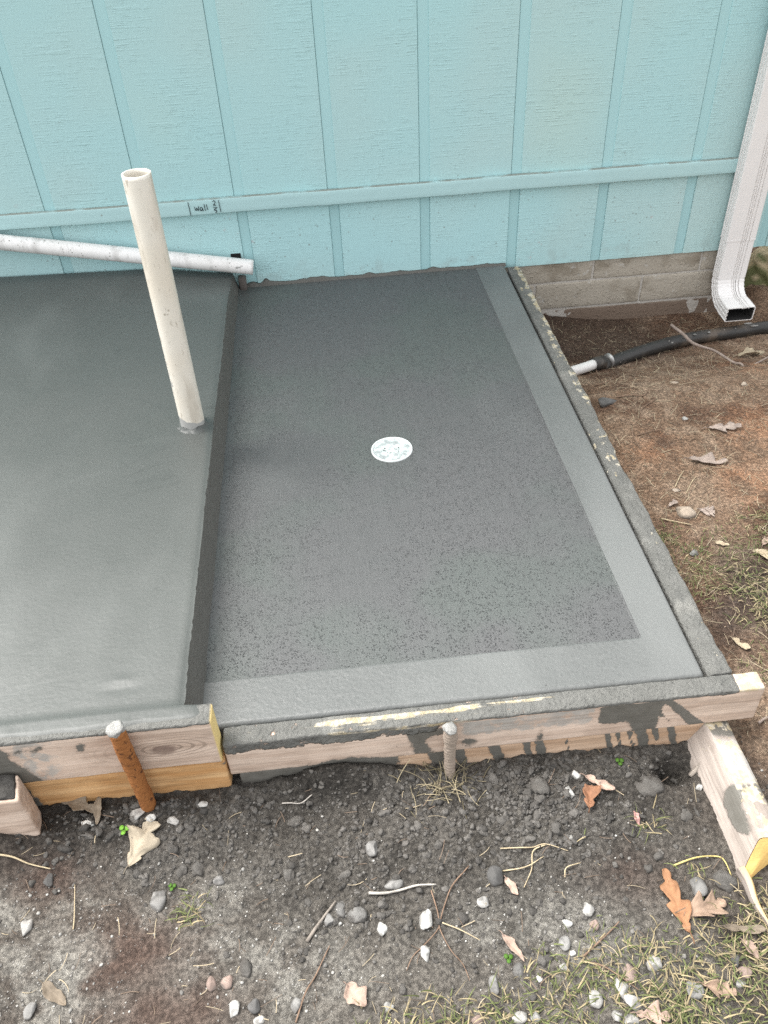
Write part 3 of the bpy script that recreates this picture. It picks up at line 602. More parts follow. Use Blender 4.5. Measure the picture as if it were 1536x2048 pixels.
# timber stake lying at the right corner, sawn to a point
def stake():
    ys = np.concatenate([[-1.862, -1.866], np.linspace(-1.872, -2.13, 44), [-2.17]])
    prof = [(.268, -.185), (.270, -.165), (.2995, -.101), (.303, -.0965), (.308, -.0950), (.343, -.0985), (.3475, -.102), (.349, -.107), (.345, -.19)]
    pts = []
    for a, b in zip(prof, prof[1:] + prof[:1]):
        for q in np.linspace(0, 1, 5, endpoint=False): pts.append((a[0] * (1 - q) + b[0] * q, a[1] * (1 - q) + b[1] * q))
    n = len(pts); V = []; cut = []
    for i, yy in enumerate(ys):
        ins = .3 if i == 0 else (.1 if i == 1 else 0)
        for (px, pz) in pts:
            lim = -2.106 - .48 * max(0, -.096 - pz) + .50 * (px - .275) * min(1, max(0, -.096 - pz) / .08)     # oblique saw cut across the end
            y2 = max(yy, lim); V.append((px + (.310 - px) * ins * .05, y2, pz + (-.14 - pz) * ins * .05)); cut.append(0)
    V = np.array(V); F = [[i * n + j, (i + 1) * n + j, (i + 1) * n + (j + 1) % n, i * n + (j + 1) % n] for i in range(len(ys) - 1) for j in range(n)]
    F.append(list(range(n)))
    V[:, 0] += .0016 * fbm(V[:, 1], V[:, 2], 25, 3, 5); V[:, 2] += .0016 * fbm(V[:, 0], V[:, 1], 22, 3, 6); V[:, 0] += .02 * (V[:, 1] + 1.9)*-.15
    return V, F, n, len(ys)
V, F, n, m = stake(); x, y, z = V.T; nl = fbm(y, z + x, 14, 3, 3)
topm = sst(.300, .308, x) * sst(-.112, -.104, z)
dry = topm * (.75 * band(y, -2.0, -1.92, .03) + .3); st = 1.0 * gauss(y, z, -2.018, -.110, .024, .020) + 1.0 * gauss(y + .5 * (z + .1), z, -2.072, -.116, .030, .020) + topm * .8 * sst(-1.925, -1.895, y)
tk = thing('timber_stake', (.31, -2.0, -.185), 'weathered timber stake with a fresh yellow sawn end and cement blots, under the board corner', 'stake')
mk('stake_body', V, F, M_boardy, tk, attrs=battrs(V, dry=dry, stain=st, raw=topm * .45))
end = V[(m - 1) * n:(m) * n]; c0 = end.mean(0); e2 = np.concatenate([end + (0, -.0012, .0002), (end + (0, -.0015, 0)) * .5 + .5 * (c0 + (0, -.004, .002)), [c0 + (0, -.004, .002)]])
F2 = [[j, (j + 1) % n, n + (j + 1) % n, n + j] for j in range(n)] + [[n + j, n + (j + 1) % n, 2 * n] for j in range(n)]
mk('sawn_end', e2, F2, M_boardy, tk, attrs=battrs(e2, cut=full(e2, 1)))
sp = []
for q in np.linspace(0, 1, 14):
    wd = .016 * (1 - q) ** .8 + .0012; cx = .276 + .010 * q + .002 * math.sin(q * 9); cy = -2.128 - .105 * q; cz = -.155 - .012 * q; hh = .022 * (1 - q) + .002
    sp += [(cx - wd * .5, cy, cz - hh * .6), (cx - wd * .45, cy, cz + hh * .3), (cx + wd * .15, cy, cz + hh * .5), (cx + wd * .5, cy, cz + hh * .1), (cx + wd * .5, cy, cz - hh * .6)]
sp = np.array(sp); SF = [[i * 5 + j, (i + 1) * 5 + j, (i + 1) * 5 + (j + 1) % 5, i * 5 + (j + 1) % 5] for i in range(13) for j in range(5)] + [[0, 1, 2, 3, 4], [65 + j for j in range(4, -1, -1)]]
tag(mk('splinter', sp, SF, M_boardy, tk, attrs=battrs(sp, cut=np.tile([0, 0, .55, .6, .3], 14)), smooth=False), 'pale yellow splinter hanging from the sawn end')

# ------------------------------------------------------------------ steel stakes
def lump(c, r, seed, n=2, flat=1.0, amp=.25):
    bm = bmesh.new(); bmesh.ops.create_icosphere(bm, subdivisions=n, radius=1)
    V = np.array([v.co[:] for v in bm.verts]); bm.verts.index_update(); F = np.array([[v.index for v in f.verts] for f in bm.faces]); bm.free()
    d = 1 + amp * fbm(V[:, 0] + V[:, 2] * .6 + seed, V[:, 1] - V[:, 2] * .8 + seed * .37, 1.4, 3, seed)
    V = V * d[:, None] * (np.array(r) if np.ndim(r) else np.array((r, r, r * flat))); return V + np.array(c), F
zt = np.linspace(-.16, .115, 60); xx = -.752 + 0 * zt; 
V, F = tube(np.stack([-.7535 - .012 * (zt - .1) * .2, -1.9045 + 0 * zt, zt], 1), .0140, 24)
V = V + .0016 * np.stack([fbm(V[:, 0] + V[:, 1], V[:, 2], 55, 3, 2), fbm(V[:, 1] - V[:, 0], V[:, 2], 55, 3, 4), 0 * V[:, 0]], 1)
rs = thing('rusty_stake', (-.7535, -1.9045, -.16), 'rusty orange pipe stake with a cement-capped top, driven against the knotty board', 'stake')
mk('stake_pipe', V, F, M_rust, rs)
mk('cement_cap', *lump((-.7545, -1.9035, .119), (.0135, .0135, .0070), 3, 3, 1, .6), M_pale_crust, rs)
zt = np.linspace(-.17, .005, 60)
V, F = tube(np.stack([-.1925 + .006 * (zt), -1.8935 + 0 * zt, zt], 1), .0098 + .0012 * (np.sin(zt * 700) > .2) + .0025 * gauss(zt, zt * 0, -.02, 0, .02, 1), 16)
V = V + .0016 * np.stack([fbm(V[:, 0] + V[:, 1], V[:, 2], 70, 3, 2), fbm(V[:, 1] - V[:, 0], V[:, 2], 70, 3, 4), 0 * V[:, 0]], 1)
rb = thing('rebar_stake', (-.1935, -1.8935, -.17), 'cement-coated ribbed bar stake with a pale lump on top against the front board', 'stake')
mk('bar', V, F, M_dirtymetal, rb)
mk('cement_cap', *lump((-.1925, -1.8935, .008), (.0125, .0125, .0065), 8, 3, 1, .6), M_pale_crust, rb)

# ------------------------------------------------------------------ plastic pipes
def splash_attr(V, f): return {'splash': f}
V, F = hollow((-.7075, -.9720, .04), (-.7035, -.9700, .708), .0302, .0262, 48, 90)
sp_ = 1.15 * sst(.118, .100, V[:, 2] + .03 * (V[:, 0] + .70) / .03 * .35) + .55 * gauss(V[:, 2], V[:, 0], .255, -.735, .03, .012) + .62 * gauss(V[:, 2], V[:, 0], .215, -.735, .012, .014)
sp_ *= (V[:, 2] < .6)
pv = mk('standpipe', V, F, M_pvc, attrs={'splash': sp_}, loc=(-.7055, -.971, .08))
tag(pv, 'tall cream plastic pipe standing upright in the raised slab', 'pipe')
a = np.linspace(0, 2 * np.pi, 60, endpoint=False); V = []
for k, (r, h) in enumerate(((.0296, .008), (.032, .006), (.036, .003), (.044, -.002))):
    for t in a:
        q = 1 + .16 * float(fbm(np.array([math.cos(t) * 2 + k]), np.array([math.sin(t) * 2]), 1.8, 3, 5)[0]); V.append((-.7072 + r * q * math.cos(t), -.972 + r * q * math.sin(t), float(raised_top(np.array([-.707]), np.array([-.972]))[0]) + h * (1 + .9 * math.sin(t * 5 + k) * .4)))
mk('mortar_collar', np.array(V), np.array([[i * 60 + j, (i + 1) * 60 + j, (i + 1) * 60 + (j + 1) % 60, i * 60 + (j + 1) % 60] for i in range(3) for j in range(60)]), M_raised, raised)
V, F = hollow((-2.30, -.045, .417), (-.5785, -.045, .0845), .0250, .0215, 40, 160)
sp_ = .75 * gauss(V[:, 0], V[:, 2], -.625, .098, .022, .006) * (V[:, 1] < -.05) + .62 * gauss(V[:, 0], V[:, 2], -.66, .075, .018, .006)
pv = mk('waste_pipe', V, F, M_pvcw, attrs={'splash': sp_}, loc=(-1.4, -.045, .08))
tag(pv, 'white plastic pipe speckled with mud, sloping down along the foot of the wall', 'pipe')
# broken siding hole behind the pipe end
nb = mk('broken_siding_edge', *box(-.652, -.618, -.0012, .004, .098, .1185, .0005), M_void, house, smooth=False)
mk('patch_block', *box(-.638, -.612, -.030, -.004, -.012, .044, .004), plain('dirty_grey_wood', (.12, .105, .095), .9), house)

# ------------------------------------------------------------------ downspout
def ribbed(wd, dp):
    h = []; n = lambda a, b: h.append((a, b))
    rib = .0034
    n(-wd / 2, -dp / 2 + .004); 
    for c in (-.3, 0, .3):                                        # left side ribs
        n(-wd / 2, dp * (c - .09)); n(-wd / 2 + rib, dp * (c - .05)); n(-wd / 2 + rib, dp * (c + .05)); n(-wd / 2, dp * (c + .09))
    n(-wd / 2, dp / 2 - .005); n(-wd / 2 + .0015, dp / 2 - .0015); n(-wd / 2 + .005, dp / 2)
    for c in (.02, .09, .16, .27):                               # front ribs
        n(wd * (c - .022), dp / 2); n(wd * (c - .012), dp / 2 - rib); n(wd * (c + .012), dp / 2 - rib); n(wd * (c + .022), dp / 2)
    n(wd / 2 - .005, dp / 2); n(wd / 2 - .0015, dp / 2 - .0015); n(wd / 2, dp / 2 - .005); n(wd / 2, -dp / 2 + .004)
    n(wd / 2 - .004, -dp / 2); n(-wd / 2 + .004, -dp / 2)
    return np.array(h)
def sweep(path, ang, prof, scale=None):
    """path: (y, z) centres; ang: bend angle from straight down, outwards; closed section, walls 1 mm"""
    V = []; n = len(prof)
    def ring(c, a, pr, s): 
        no = np.array((-math.cos(a), math.sin(a))); return [(1.1190 + u * s, c[0] + no[0] * v * s, c[1] + no[1] * v * s) for u, v in pr]
    for i, (c, a) in enumerate(zip(path, ang)): V += ring(c, a, prof, 1 if scale is None else scale[i])
    inner = prof * (1 - .0030 / np.abs(prof).max(0))
    for i, (c, a) in reversed(list(enumerate(zip(path, ang)))): V += ring(c, a, inner, 1 if scale is None else scale[i])
    m = len(path) * 2
    return np.array(V), [[i * n + j, i * n + (j + 1) % n, ((i + 1) % m) * n + (j + 1) % n, ((i + 1) % m) * n + j] for i in range(m) for j in range(n)]
ds = thing('downspout', (1.1190, -.0425, -.24), 'white ribbed metal downspout on the house wall with its elbow over the black pipe', 'downspout')
V, F = sweep([(-.0425, z_) for z_ in np.linspace(2.59, .045, 30)], [0] * 30, ribbed(.105, .055)); mk('downspout_pipe', V, F, M_ds, ds, smooth=False)
pa = [(-.0425, .060), (-.0425, .0), (-.0425, -.06)]; an = [0, 0, 0]; scl = [.97, .97, .97]; A = R(86); RR = .080; zz = -.092
for i, q in enumerate(np.linspace(0, 1, 25)):
    th = A * q; pa.append((-.0425 - RR * (1 - math.cos(th)), zz - RR * math.sin(th))); an.append(th); scl.append(.97 - (.030 if i % 4 == 2 else (.012 if i % 4 in (1, 3) else 0)))
py, pz = pa[-1]
for q in (.02, .045, .068): pa.append((py - q * math.sin(A), pz - q * math.cos(A))); an.append(A); scl.append(.985)
V, F = sweep(pa, an, ribbed(.105, .055), scl); mk('elbow', V, F, M_ds, ds, smooth=False)
lin = ribbed(.105, .055) * .885; nn_ = len(lin); V = []  # near-black liner added to paint the shade inside the elbow mouth
for (cy, cz), a_, s_ in list(zip(pa, an, scl))[6:]: V += [(1.1190 + u * s_, cy - math.cos(a_) * v * s_, cz + math.sin(a_) * v * s_) for u, v in lin]
k_ = len(V) // nn_
mk('elbow_shade_liner', np.array(V), [[i * nn_ + j, i * nn_ + (j + 1) % nn_, (i + 1) * nn_ + (j + 1) % nn_, (i + 1) * nn_ + j] for i in range(k_ - 1) for j in range(nn_)], plain('shaded_dirty_lining', (.025, .024, .023), .8, .3), ds, smooth=False)
nb = mk('crimp_seam', *sweep([(-.0425, .050), (-.0425, .0445)], [0, 0], ribbed(.1062, .0562)), M_ds, ds, smooth=False)

# black drain pipe with its white stub
path = smooth_path([(.574, -.352, -.222), (.62, -.330, -.222), (.766, -.264, -.225), (.938, -.207, -.230), (1.12, -.180, -.235), (1.25, -.166, -.235), (1.6, -.18, -.235), (2.4, -.35, -.24)], 12)
bp = thing('drain_pipe', (.9, -.21, -.26), 'black plastic drain pipe lying in the dirt trench below the downspout', 'pipe')
mk('pipe_run', *tube(path - np.array((0, 0, .015)), .0225 + .0006 * np.sin(np.arange(len(path)) * 1.3), 24), M_black, bp)
ps = smooth_path([(.585, -.347, -.220), (.60, -.340, -.220), (.615, -.332, -.221)], 4); rd_ = np.random.default_rng(3)
for q in (30, 34, 37, 41, 52, 55):
    v_, f_ = lump(path[q] + np.array((.004 * rd_.normal(), -.015, .008 + .004 * rd_.normal())), (.006 + .010 * (q > 50), .004, .003), q, 2, 1, .5); mk('paint_fleck', v_, f_, M_pale_crust, bp)
mk('hose_clamp', *tube(ps[4:6] - np.array((0, 0, .004)), .0255, 24), plain('dull_zinc', (.45, .45, .44), .4, .15, (60, .0006), .5, .6), bp)
V, F = tube(smooth_path([(.34, -.470, -.196), (.46, -.418, -.203), (.50, -.398, -.207), (.548, -.368, -.214)], 6), .0175, 20); mk('pipe_stub', V, F, M_pvcw, bp, attrs={'splash': full(V, .2)})
mk('stub_fitting', *tube([(.535, -.377, -.212), (.575, -.352, -.220)], .0235, 20), M_black, bp)

# mossy rock past the house corner
V, F = lump((1.43, .10, -.19), (.16, .10, .14), 31, 4, 1, .45); nm = fbm(V[:, 0] + V[:, 2], V[:, 1] + V[:, 2], 14, 3, 3)
C = np.where((nm > .22)[:, None], np.array((.15, .16, .07)), np.array((.52, .42, .27))) * (1 + .25 * fbm(V[:, 0], V[:, 2], 40, 2, 8))[:, None]
tag(mk('mossy_rock', V, F, M_stone, attrs={'col': C}), 'tan rock with moss lying past the house corner behind the downspout', 'rock')
STONES=[
 (-0.921,-2.012,0.0193,0.0263,'d','s','dark egg-shaped stone standing half sunk below the long pale straw'),
 (-0.726,-2.067,0.0309,0.0430,'m','s','large pale egg-shaped stone beside a small green sprout'),
 (-0.621,-2.045,0.0244,0.0218,'m','s','smooth grey stone at the end of the dark clods'),
 (-0.946,-2.086,0.0220,0.0304,'l','s','pale wedge-shaped stone alone on the grey gritty soil'),
 (-0.913,-2.213,0.0222,0.0277,'m','s','round grey stone half buried at the bottom edge below the pale wedge stone'),
 (-0.602,-2.208,0.0225,0.0225,'r','s','brownish angular stone with a flat face leaning on a reddish one'),
 (-0.626,-2.206,0.0201,0.0257,'r','s','dull reddish stone half buried beside a brownish angular one'),
 (-0.589,-2.249,0.0196,0.0283,'w','s','white upright pebble beside a dark round stone at the bottom edge'),
 (-0.558,-2.246,0.0213,0.0252,'d','s','dark round stone next to a white upright pebble'),
 (-0.573,-2.192,0.0219,0.0389,'d','c','long dark soil lump lying upright on pale grit'),
 (-0.661,-2.021,0.0299,0.0369,'d','c','big cracked dark clod below the crumpled beige leaf'),
 (-0.687,-2.023,0.0228,0.0299,'d','c','dark clod touching the bigger cracked clod beside the crumpled beige leaf'),
 (-0.746,-1.932,0.0200,0.0154,'w','s','small white stone right of the foot of the rusty pipe stake'),
 (-0.705,-1.939,0.0254,0.0200,'l','s','pale grey stone second from the foot of the rusty pipe stake'),
 (-0.658,-1.914,0.0276,0.0138,'w','s','flat white stone close to the end of the raw orange plank'),
 (-0.860,-1.930,0.0290,0.0136,'w','s','flat white flake under the curled grey-brown leaf'),
 (-0.772,-1.919,0.0292,0.0256,'l','s','crumbly white lump of stone at the foot of the rusty pipe stake'),
 (-0.351,-2.024,0.0266,0.0293,'m','s','angular grey stone with pointed lower end alone on dark soil'),
 (-0.320,-2.087,0.0362,0.0224,'m','s','broad grey stone lying just above the pale knobby stick'),
 (-0.434,-2.133,0.0185,0.0218,'m','s','round grey pebble beside the lower end of the leaning stick'),
 (-0.386,-2.131,0.0353,0.0387,'m','c','grey dried clod, right half of the cracked pair'),
 (-0.413,-2.118,0.0288,0.0305,'m','c','grey dried clod, left half of the cracked pair'),
 (-0.416,-2.141,0.0084,0.0075,'l','s','tiny pale round pebble under the cracked pair of clods'),
 (-0.346,-2.158,0.0199,0.0266,'w','s','whitish triangular stone with its point upward, right of the cracked clods'),
 (-0.273,-2.151,0.0251,0.0384,'w','s','tall white angular stone on the grey-brown soil'),
 (-0.282,-2.203,0.0179,0.0268,'w','s','white pointed stone beside the crossing thin roots'),
 (-0.349,-2.272,0.0211,0.0164,'l','s','pale flat-topped stone beside the dry root tuft'),
 (-0.492,-2.252,0.0173,0.0260,'m','s','dull grey upright stone near the long thin root at the bottom edge'),
 (-0.550,-2.268,0.0187,0.0140,'l','s','pale stone cut by the bottom edge under the dark round stone'),
 (-0.143,-2.097,0.0345,0.0379,'d','s','dark knobby stone above a smaller pale round one'),
 (-0.174,-2.134,0.0220,0.0211,'l','s','pale round stone below the dark knobby one'),
 (-0.178,-2.259,0.0182,0.0317,'m','s','grey upright stone in the edge of the grass'),
 (-0.214,-2.303,0.0201,0.0154,'r','s','reddish stone at the bottom edge in the grass'),
 (-0.500,-2.049,0.0227,0.0279,'d','c','rough dark clod alone left of the pointed grey stone'),
 (-0.487,-1.954,0.0330,0.0238,'d','c','dark clod in the loose soil under the front form board'),
 (-0.002,-2.165,0.0234,0.0268,'l','s','light grey rounded stone, upper of the small cluster on bare soil'),
 (-0.042,-2.182,0.0182,0.0166,'w','s','small white stone lower left of the light grey rounded stone'),
 (0.001,-2.189,0.0165,0.0182,'r','s','small pinkish-brown stone under the light grey rounded stone'),
 (-0.055,-2.210,0.0220,0.0278,'m','s','grey tilted oval stone with a small white pebble at its foot'),
 (-0.046,-2.227,0.0146,0.0105,'w','s','small white pebble at the foot of the grey tilted oval stone'),
 (-0.064,-2.245,0.0136,0.0152,'l','s','pale pebble at the grass edge under the grey tilted oval stone'),
 (0.077,-2.257,0.0320,0.0264,'l','s','smooth pale oval stone in the grass with a speckled top'),
 (0.038,-2.267,0.0222,0.0302,'r','s','brownish stone sunk in grass beside the smooth pale oval stone'),
 (0.017,-2.285,0.0267,0.0330,'l','s','grey-white stone directly above the rounder stone in the lower grass cluster'),
 (0.028,-2.306,0.0295,0.0280,'l','s','rounded pale stone with a dark spot in the lower grass cluster'),
 (-0.028,-2.297,0.0249,0.0296,'l','s','pale angular stone pointing down, left of the lower grass cluster'),
 (-0.001,-2.323,0.0192,0.0184,'l','s','small pale stone at the bottom edge beside a wider one'),
 (0.017,-2.331,0.0275,0.0199,'l','s','wide pale stone cut by the bottom edge below the rounded stone'),
 (-0.148,-2.306,0.0278,0.0231,'l','s','pale grey stone in the corner of the grass cut by the bottom edge'),
 (-0.124,-2.309,0.0185,0.0185,'m','s','small grey stone touching the pale grey one at the bottom edge'),
 (-0.137,-2.241,0.0240,0.0272,'m','c','grey pyramid-shaped clod beside a green sprout'),
 (-0.106,-2.258,0.0127,0.0111,'w','s','small square white pebble right of the pyramid-shaped clod'),
 (0.129,-2.300,0.0282,0.0282,'m','s','broad grey stone overgrown with grass blades'),
 (0.204,-2.296,0.0236,0.0126,'l','s','flat pale oval stone near the brown leaf in the grass'),
 (0.213,-2.263,0.0177,0.0209,'d','s','dark stone on bare soil below the split wood splinter'),
 (0.221,-2.281,0.0239,0.0191,'r','s','dull brown stone on bare soil above the flat pale oval stone'),
 (0.242,-2.138,0.0446,0.0412,'d','c','large round dark clod beside the sawn end of the timber stake'),
 (0.193,-2.148,0.0306,0.0375,'m','s','smooth blue-grey slab of stone under the moss tuft'),
 (0.220,-2.019,0.0399,0.0290,'d','c','dark gritty clod beside the timber stake'),
 (0.265,-1.969,0.0168,0.0131,'w','s','white square chip of stone beside the timber stake'),
 (0.020,-1.960,0.0167,0.0260,'w','s','white oval pebble left of the crumpled brown leaf'),
 (0.041,-1.924,0.0189,0.0208,'w','s','white knobby pebble above the white oval one'),
 (-0.030,-1.943,0.0429,0.0411,'d','c','cracked dark clod left of the white oval pebble'),
 (0.176,-1.955,0.0655,0.0561,'d','c','broad dark mud lump in front of the hole under the board'),
 (0.463,-0.738,0.0597,0.0388,'d','s','dark wet stone alone on the brown soil by the right form board'),
 (0.505,-1.250,0.0528,0.0528,'b','s','large beige block-shaped rock beside a small oak leaf'),
 (0.514,-1.161,0.0285,0.0169,'b','s','small pinkish-beige stone above the large beige rock'),
 (0.473,-1.391,0.0286,0.0215,'m','s','grey pointed stone in the grass below the large beige rock'),
 (0.656,-0.852,0.0202,0.0159,'l','s','small round pale stone above the pair of oak leaves'),
 (0.704,-0.643,0.0278,0.0139,'b','s','small flat pale stone on the brown soil below the black pipe'),
 (0.896,-0.701,0.0243,0.0167,'b','s','small flat grey-beige stone below the forked branch'),
]
LEAVES=[
 (-0.761,-1.974,0.0821,0.0625,62,0.45,'beige',2,'big crumpled beige leaf lying below the rusty pipe stake'),
 (-0.881,-1.893,0.0830,0.0314,-24,0.5,'greybrown',2,'curled grey-brown leaf against the raw orange plank'),
 (-0.844,-1.908,0.0550,0.0147,-85,0.4,'greybrown',0,'narrow folded leaf tip hanging beside the curled grey-brown leaf'),
 (0.147,-2.167,0.1027,0.0387,95,0.5,'orange',3,'orange-brown oak leaf curled up on edge near the timber stake'),
 (0.191,-2.183,0.0803,0.0418,12,0.35,'palebrown',3,'pale brown lobed oak leaf lying behind the orange-brown one'),
 (0.052,-1.979,0.0460,0.0368,70,0.7,'brown',1,'crumpled russet leaf in the dark soil'),
 (0.078,-1.951,0.0578,0.0243,-35,0.6,'pinkbrown',1,'arched pinkish-brown leaf over the crumpled russet one'),
 (0.166,-2.302,0.0517,0.0266,-20,0.4,'palebrown',3,'brown leaf in the grass beside the broad grey stone'),
 (0.052,-2.329,0.0506,0.0276,-12,0.4,'pinkbrown',2,'tan leaf at the bottom edge beside the wide pale stone'),
 (-0.397,-2.251,0.0442,0.0300,-50,0.4,'pinkbrown',0,'pointed tan leaf above the dry root tuft'),
 (-0.121,-2.116,0.0342,0.0137,-65,0.4,'pinkbrown',0,'narrow brown leaf right of the dark knobby stone'),
 (-0.138,-2.210,0.0521,0.0122,-60,0.4,'pinkbrown',0,'narrow pinkish leaf strip above the pyramid-shaped clod'),
 (-0.878,-2.196,0.0560,0.0208,-40,0.3,'greybrown',0,'muddy grey leaf half buried in pale grit'),
 (0.743,-0.919,0.0906,0.0425,-8,0.35,'greypink',3,'pale oak leaf with spread lobes, upper of the two on bare brown soil'),
 (0.640,-1.057,0.0998,0.0405,-14,0.4,'greypink',2,'folded pale oak leaf, lower of the two on bare brown soil'),
 (0.556,-1.257,0.0377,0.0377,-20,0.25,'greypink',3,'small lobed oak leaf touching the large beige rock'),
 (0.486,-1.214,0.0306,0.0178,30,0.3,'greypink',1,'small curled leaf behind the large beige rock'),
 (0.544,-1.379,0.0336,0.0144,-28,0.4,'cream',0,'narrow cream leaf in the grass by the right edge'),
 (0.623,-1.429,0.0518,0.0353,-30,0.4,'cream',2,'cream oak leaf in the right-hand grass'),
 (0.647,-1.389,0.0311,0.0263,40,0.4,'pinkbrown',1,'pinkish leaf just above the cream oak leaf'),
 (0.462,-1.676,0.0424,0.0212,-55,0.5,'cream',1,'twisted cream leaf on dark soil beyond the board corner'),
 (0.244,-2.220,0.0692,0.0181,-8,0.6,'greybrown',1,'curled grey leaf strip under the tip of the wood splinter'),
 (0.243,-2.249,0.0324,0.0162,-60,0.4,'pinkbrown',0,'small brown leaf near the splinter tip'),
 (0.125,-2.025,0.0180,0.0090,-75,0.3,'pink',0,'small pink petal-like leaf beside the moss tuft'),
 (1.111,-0.334,0.1048,0.0419,10,0.5,'cream',2,'crumpled cream leaf behind the forked branch'),
]
TWIGS=[
 ([(-0.364,-2.099),(-0.337,-2.104),(-0.311,-2.100),(-0.280,-2.098),(-0.248,-2.098)],2.6,'pale','pale knobby stick lying across the dark clods'),
 ([(-0.472,-2.163),(-0.455,-2.144),(-0.439,-2.125),(-0.421,-2.107)],3.0,'greybrown','straight grey stick leaning against the cracked clods'),
 ([(-0.187,-2.072),(-0.220,-2.102),(-0.234,-2.122),(-0.246,-2.148),(-0.255,-2.168),(-0.282,-2.191),(-0.302,-2.205),(-0.314,-2.225)],1.3,'brown','long thin forked root running down to the white pointed stone'),
 ([(-0.258,-2.106),(-0.252,-2.144),(-0.252,-2.169),(-0.239,-2.203),(-0.223,-2.223),(-0.216,-2.249)],1.2,'brown','thin root crossing the long forked root'),
 ([(-0.247,-2.161),(-0.219,-2.175),(-0.189,-2.192)],1.2,'straw','short straw branching off the crossing roots'),
 ([(-1.018,-1.974),(-0.983,-1.978),(-0.955,-1.987),(-0.918,-1.997)],2.0,'straw','long pale straw by the left edge above the dark egg-shaped stone'),
 ([(-0.510,-1.919),(-0.496,-1.923),(-0.475,-1.923),(-0.454,-1.915)],1.4,'pale','pale bent root below the raw orange plank end'),
 ([(-0.127,-2.049),(-0.094,-2.055),(-0.070,-2.053),(-0.047,-2.052),(-0.012,-2.069)],1.3,'straw','long wavy straw on the dark soil, with another hanging off it'),
 ([(-0.047,-2.052),(-0.071,-2.060),(-0.079,-2.085),(-0.085,-2.099),(-0.101,-2.120)],1.3,'straw','straw bent downward from the long wavy straw'),
 ([(-0.131,-2.087),(-0.091,-2.088),(-0.057,-2.075)],1.3,'straw','short straw crossing the downward bent straw'),
 ([(-0.028,-2.111),(-0.022,-2.097),(0.005,-2.090)],1.2,'straw','short hooked straw right of the long wavy straw'),
 ([(0.163,-2.109),(0.207,-2.101),(0.247,-2.100),(0.255,-2.111),(0.258,-2.133)],1.6,'yellow','yellow grass stem bent over near the sawn timber end'),
 ([(0.261,-1.939),(0.278,-1.930),(0.296,-1.919),(0.312,-1.903)],5.0,'greybrown','stubby grey stick propped against the timber stake'),
 ([(-0.493,-2.278),(-0.477,-2.239),(-0.461,-2.216),(-0.446,-2.192),(-0.435,-2.173)],1.5,'brown','long thin brown root running up from the bottom edge'),
 ([(-0.030,-2.235),(-0.000,-2.217),(0.023,-2.203),(0.042,-2.191)],1.6,'brown','brown stalk slanting up out of the grass'),
 ([(-0.035,-2.240),(-0.006,-2.250),(0.021,-2.270),(0.042,-2.292)],1.3,'brown','brown stalk slanting down through the stones in the grass'),
 ([(0.863,-0.203,-0.185),(0.884,-0.264,-0.190),(0.896,-0.314,-0.195),(0.918,-0.337,-0.200),(0.959,-0.369,-0.205),(0.978,-0.464,-0.195),(0.995,-0.488,-0.190),(0.996,-0.520,-0.190),(1.053,-0.478,-0.200),(1.128,-0.424,-0.210)],5.5,'twig','forked grey branch resting over the black drain pipe'),
 ([(0.889,-0.293,-0.200),(0.905,-0.311,-0.205),(0.905,-0.325,-0.215)],2.2,'twig','short side twig under the forked branch'),
 ([(0.464,-0.612),(0.507,-0.591),(0.588,-0.493)],2.2,'brown','short brown root near the white pipe stub'),
 ([(0.495,-0.717),(0.540,-0.718),(0.575,-0.722),(0.602,-0.700),(0.630,-0.708)],2.2,'brown','wavy root beside the dark wet stone'),
 ([(0.560,-0.317),(0.531,-0.439),(0.498,-0.587)],1.8,'brown','thin dark root hanging from the white pipe stub'),
 ([(0.490,-0.877),(0.482,-0.914),(0.481,-0.953),(0.480,-0.981)],2.0,'brown','short bent root on bare soil below the dark wet stone'),
 ([(0.494,-0.912),(0.535,-0.903),(0.581,-0.896)],1.6,'brown','thin straight root pointing at the upper oak leaf'),
 ([(0.591,-0.741),(0.603,-0.748),(0.564,-0.777),(0.537,-0.802)],1.6,'brown','root splinter right of the wavy root'),
 ([(0.441,-1.259),(0.462,-1.280),(0.500,-1.301)],1.8,'straw','straw lying below the large beige rock'),
 ([(0.516,-1.149),(0.539,-1.116),(0.564,-1.085)],1.4,'straw','straight straw above the small pinkish-beige stone'),
 ([(0.535,-1.177),(0.567,-1.135),(0.585,-1.117)],1.2,'straw','second straight straw beside the small pinkish-beige stone'),
 ([(0.423,-1.859),(0.439,-1.854),(0.456,-1.855)],3,'twig','brown stick on soil past the end of the front board'),
 ([(-0.864,-2.100),(-0.865,-2.080),(-0.873,-2.026)],1.2,'straw','upright straight straw left of the large pale egg-shaped stone'),
]# ------------------------------------------------------------------ single stones and clods
TONE = {'d': (.085, .083, .080), 'm': (.21, .205, .195), 'l': (.34, .33, .31), 'w': (.47, .465, .44), 'r': (.26, .195, .165), 'b': (.40, .33, .26)}
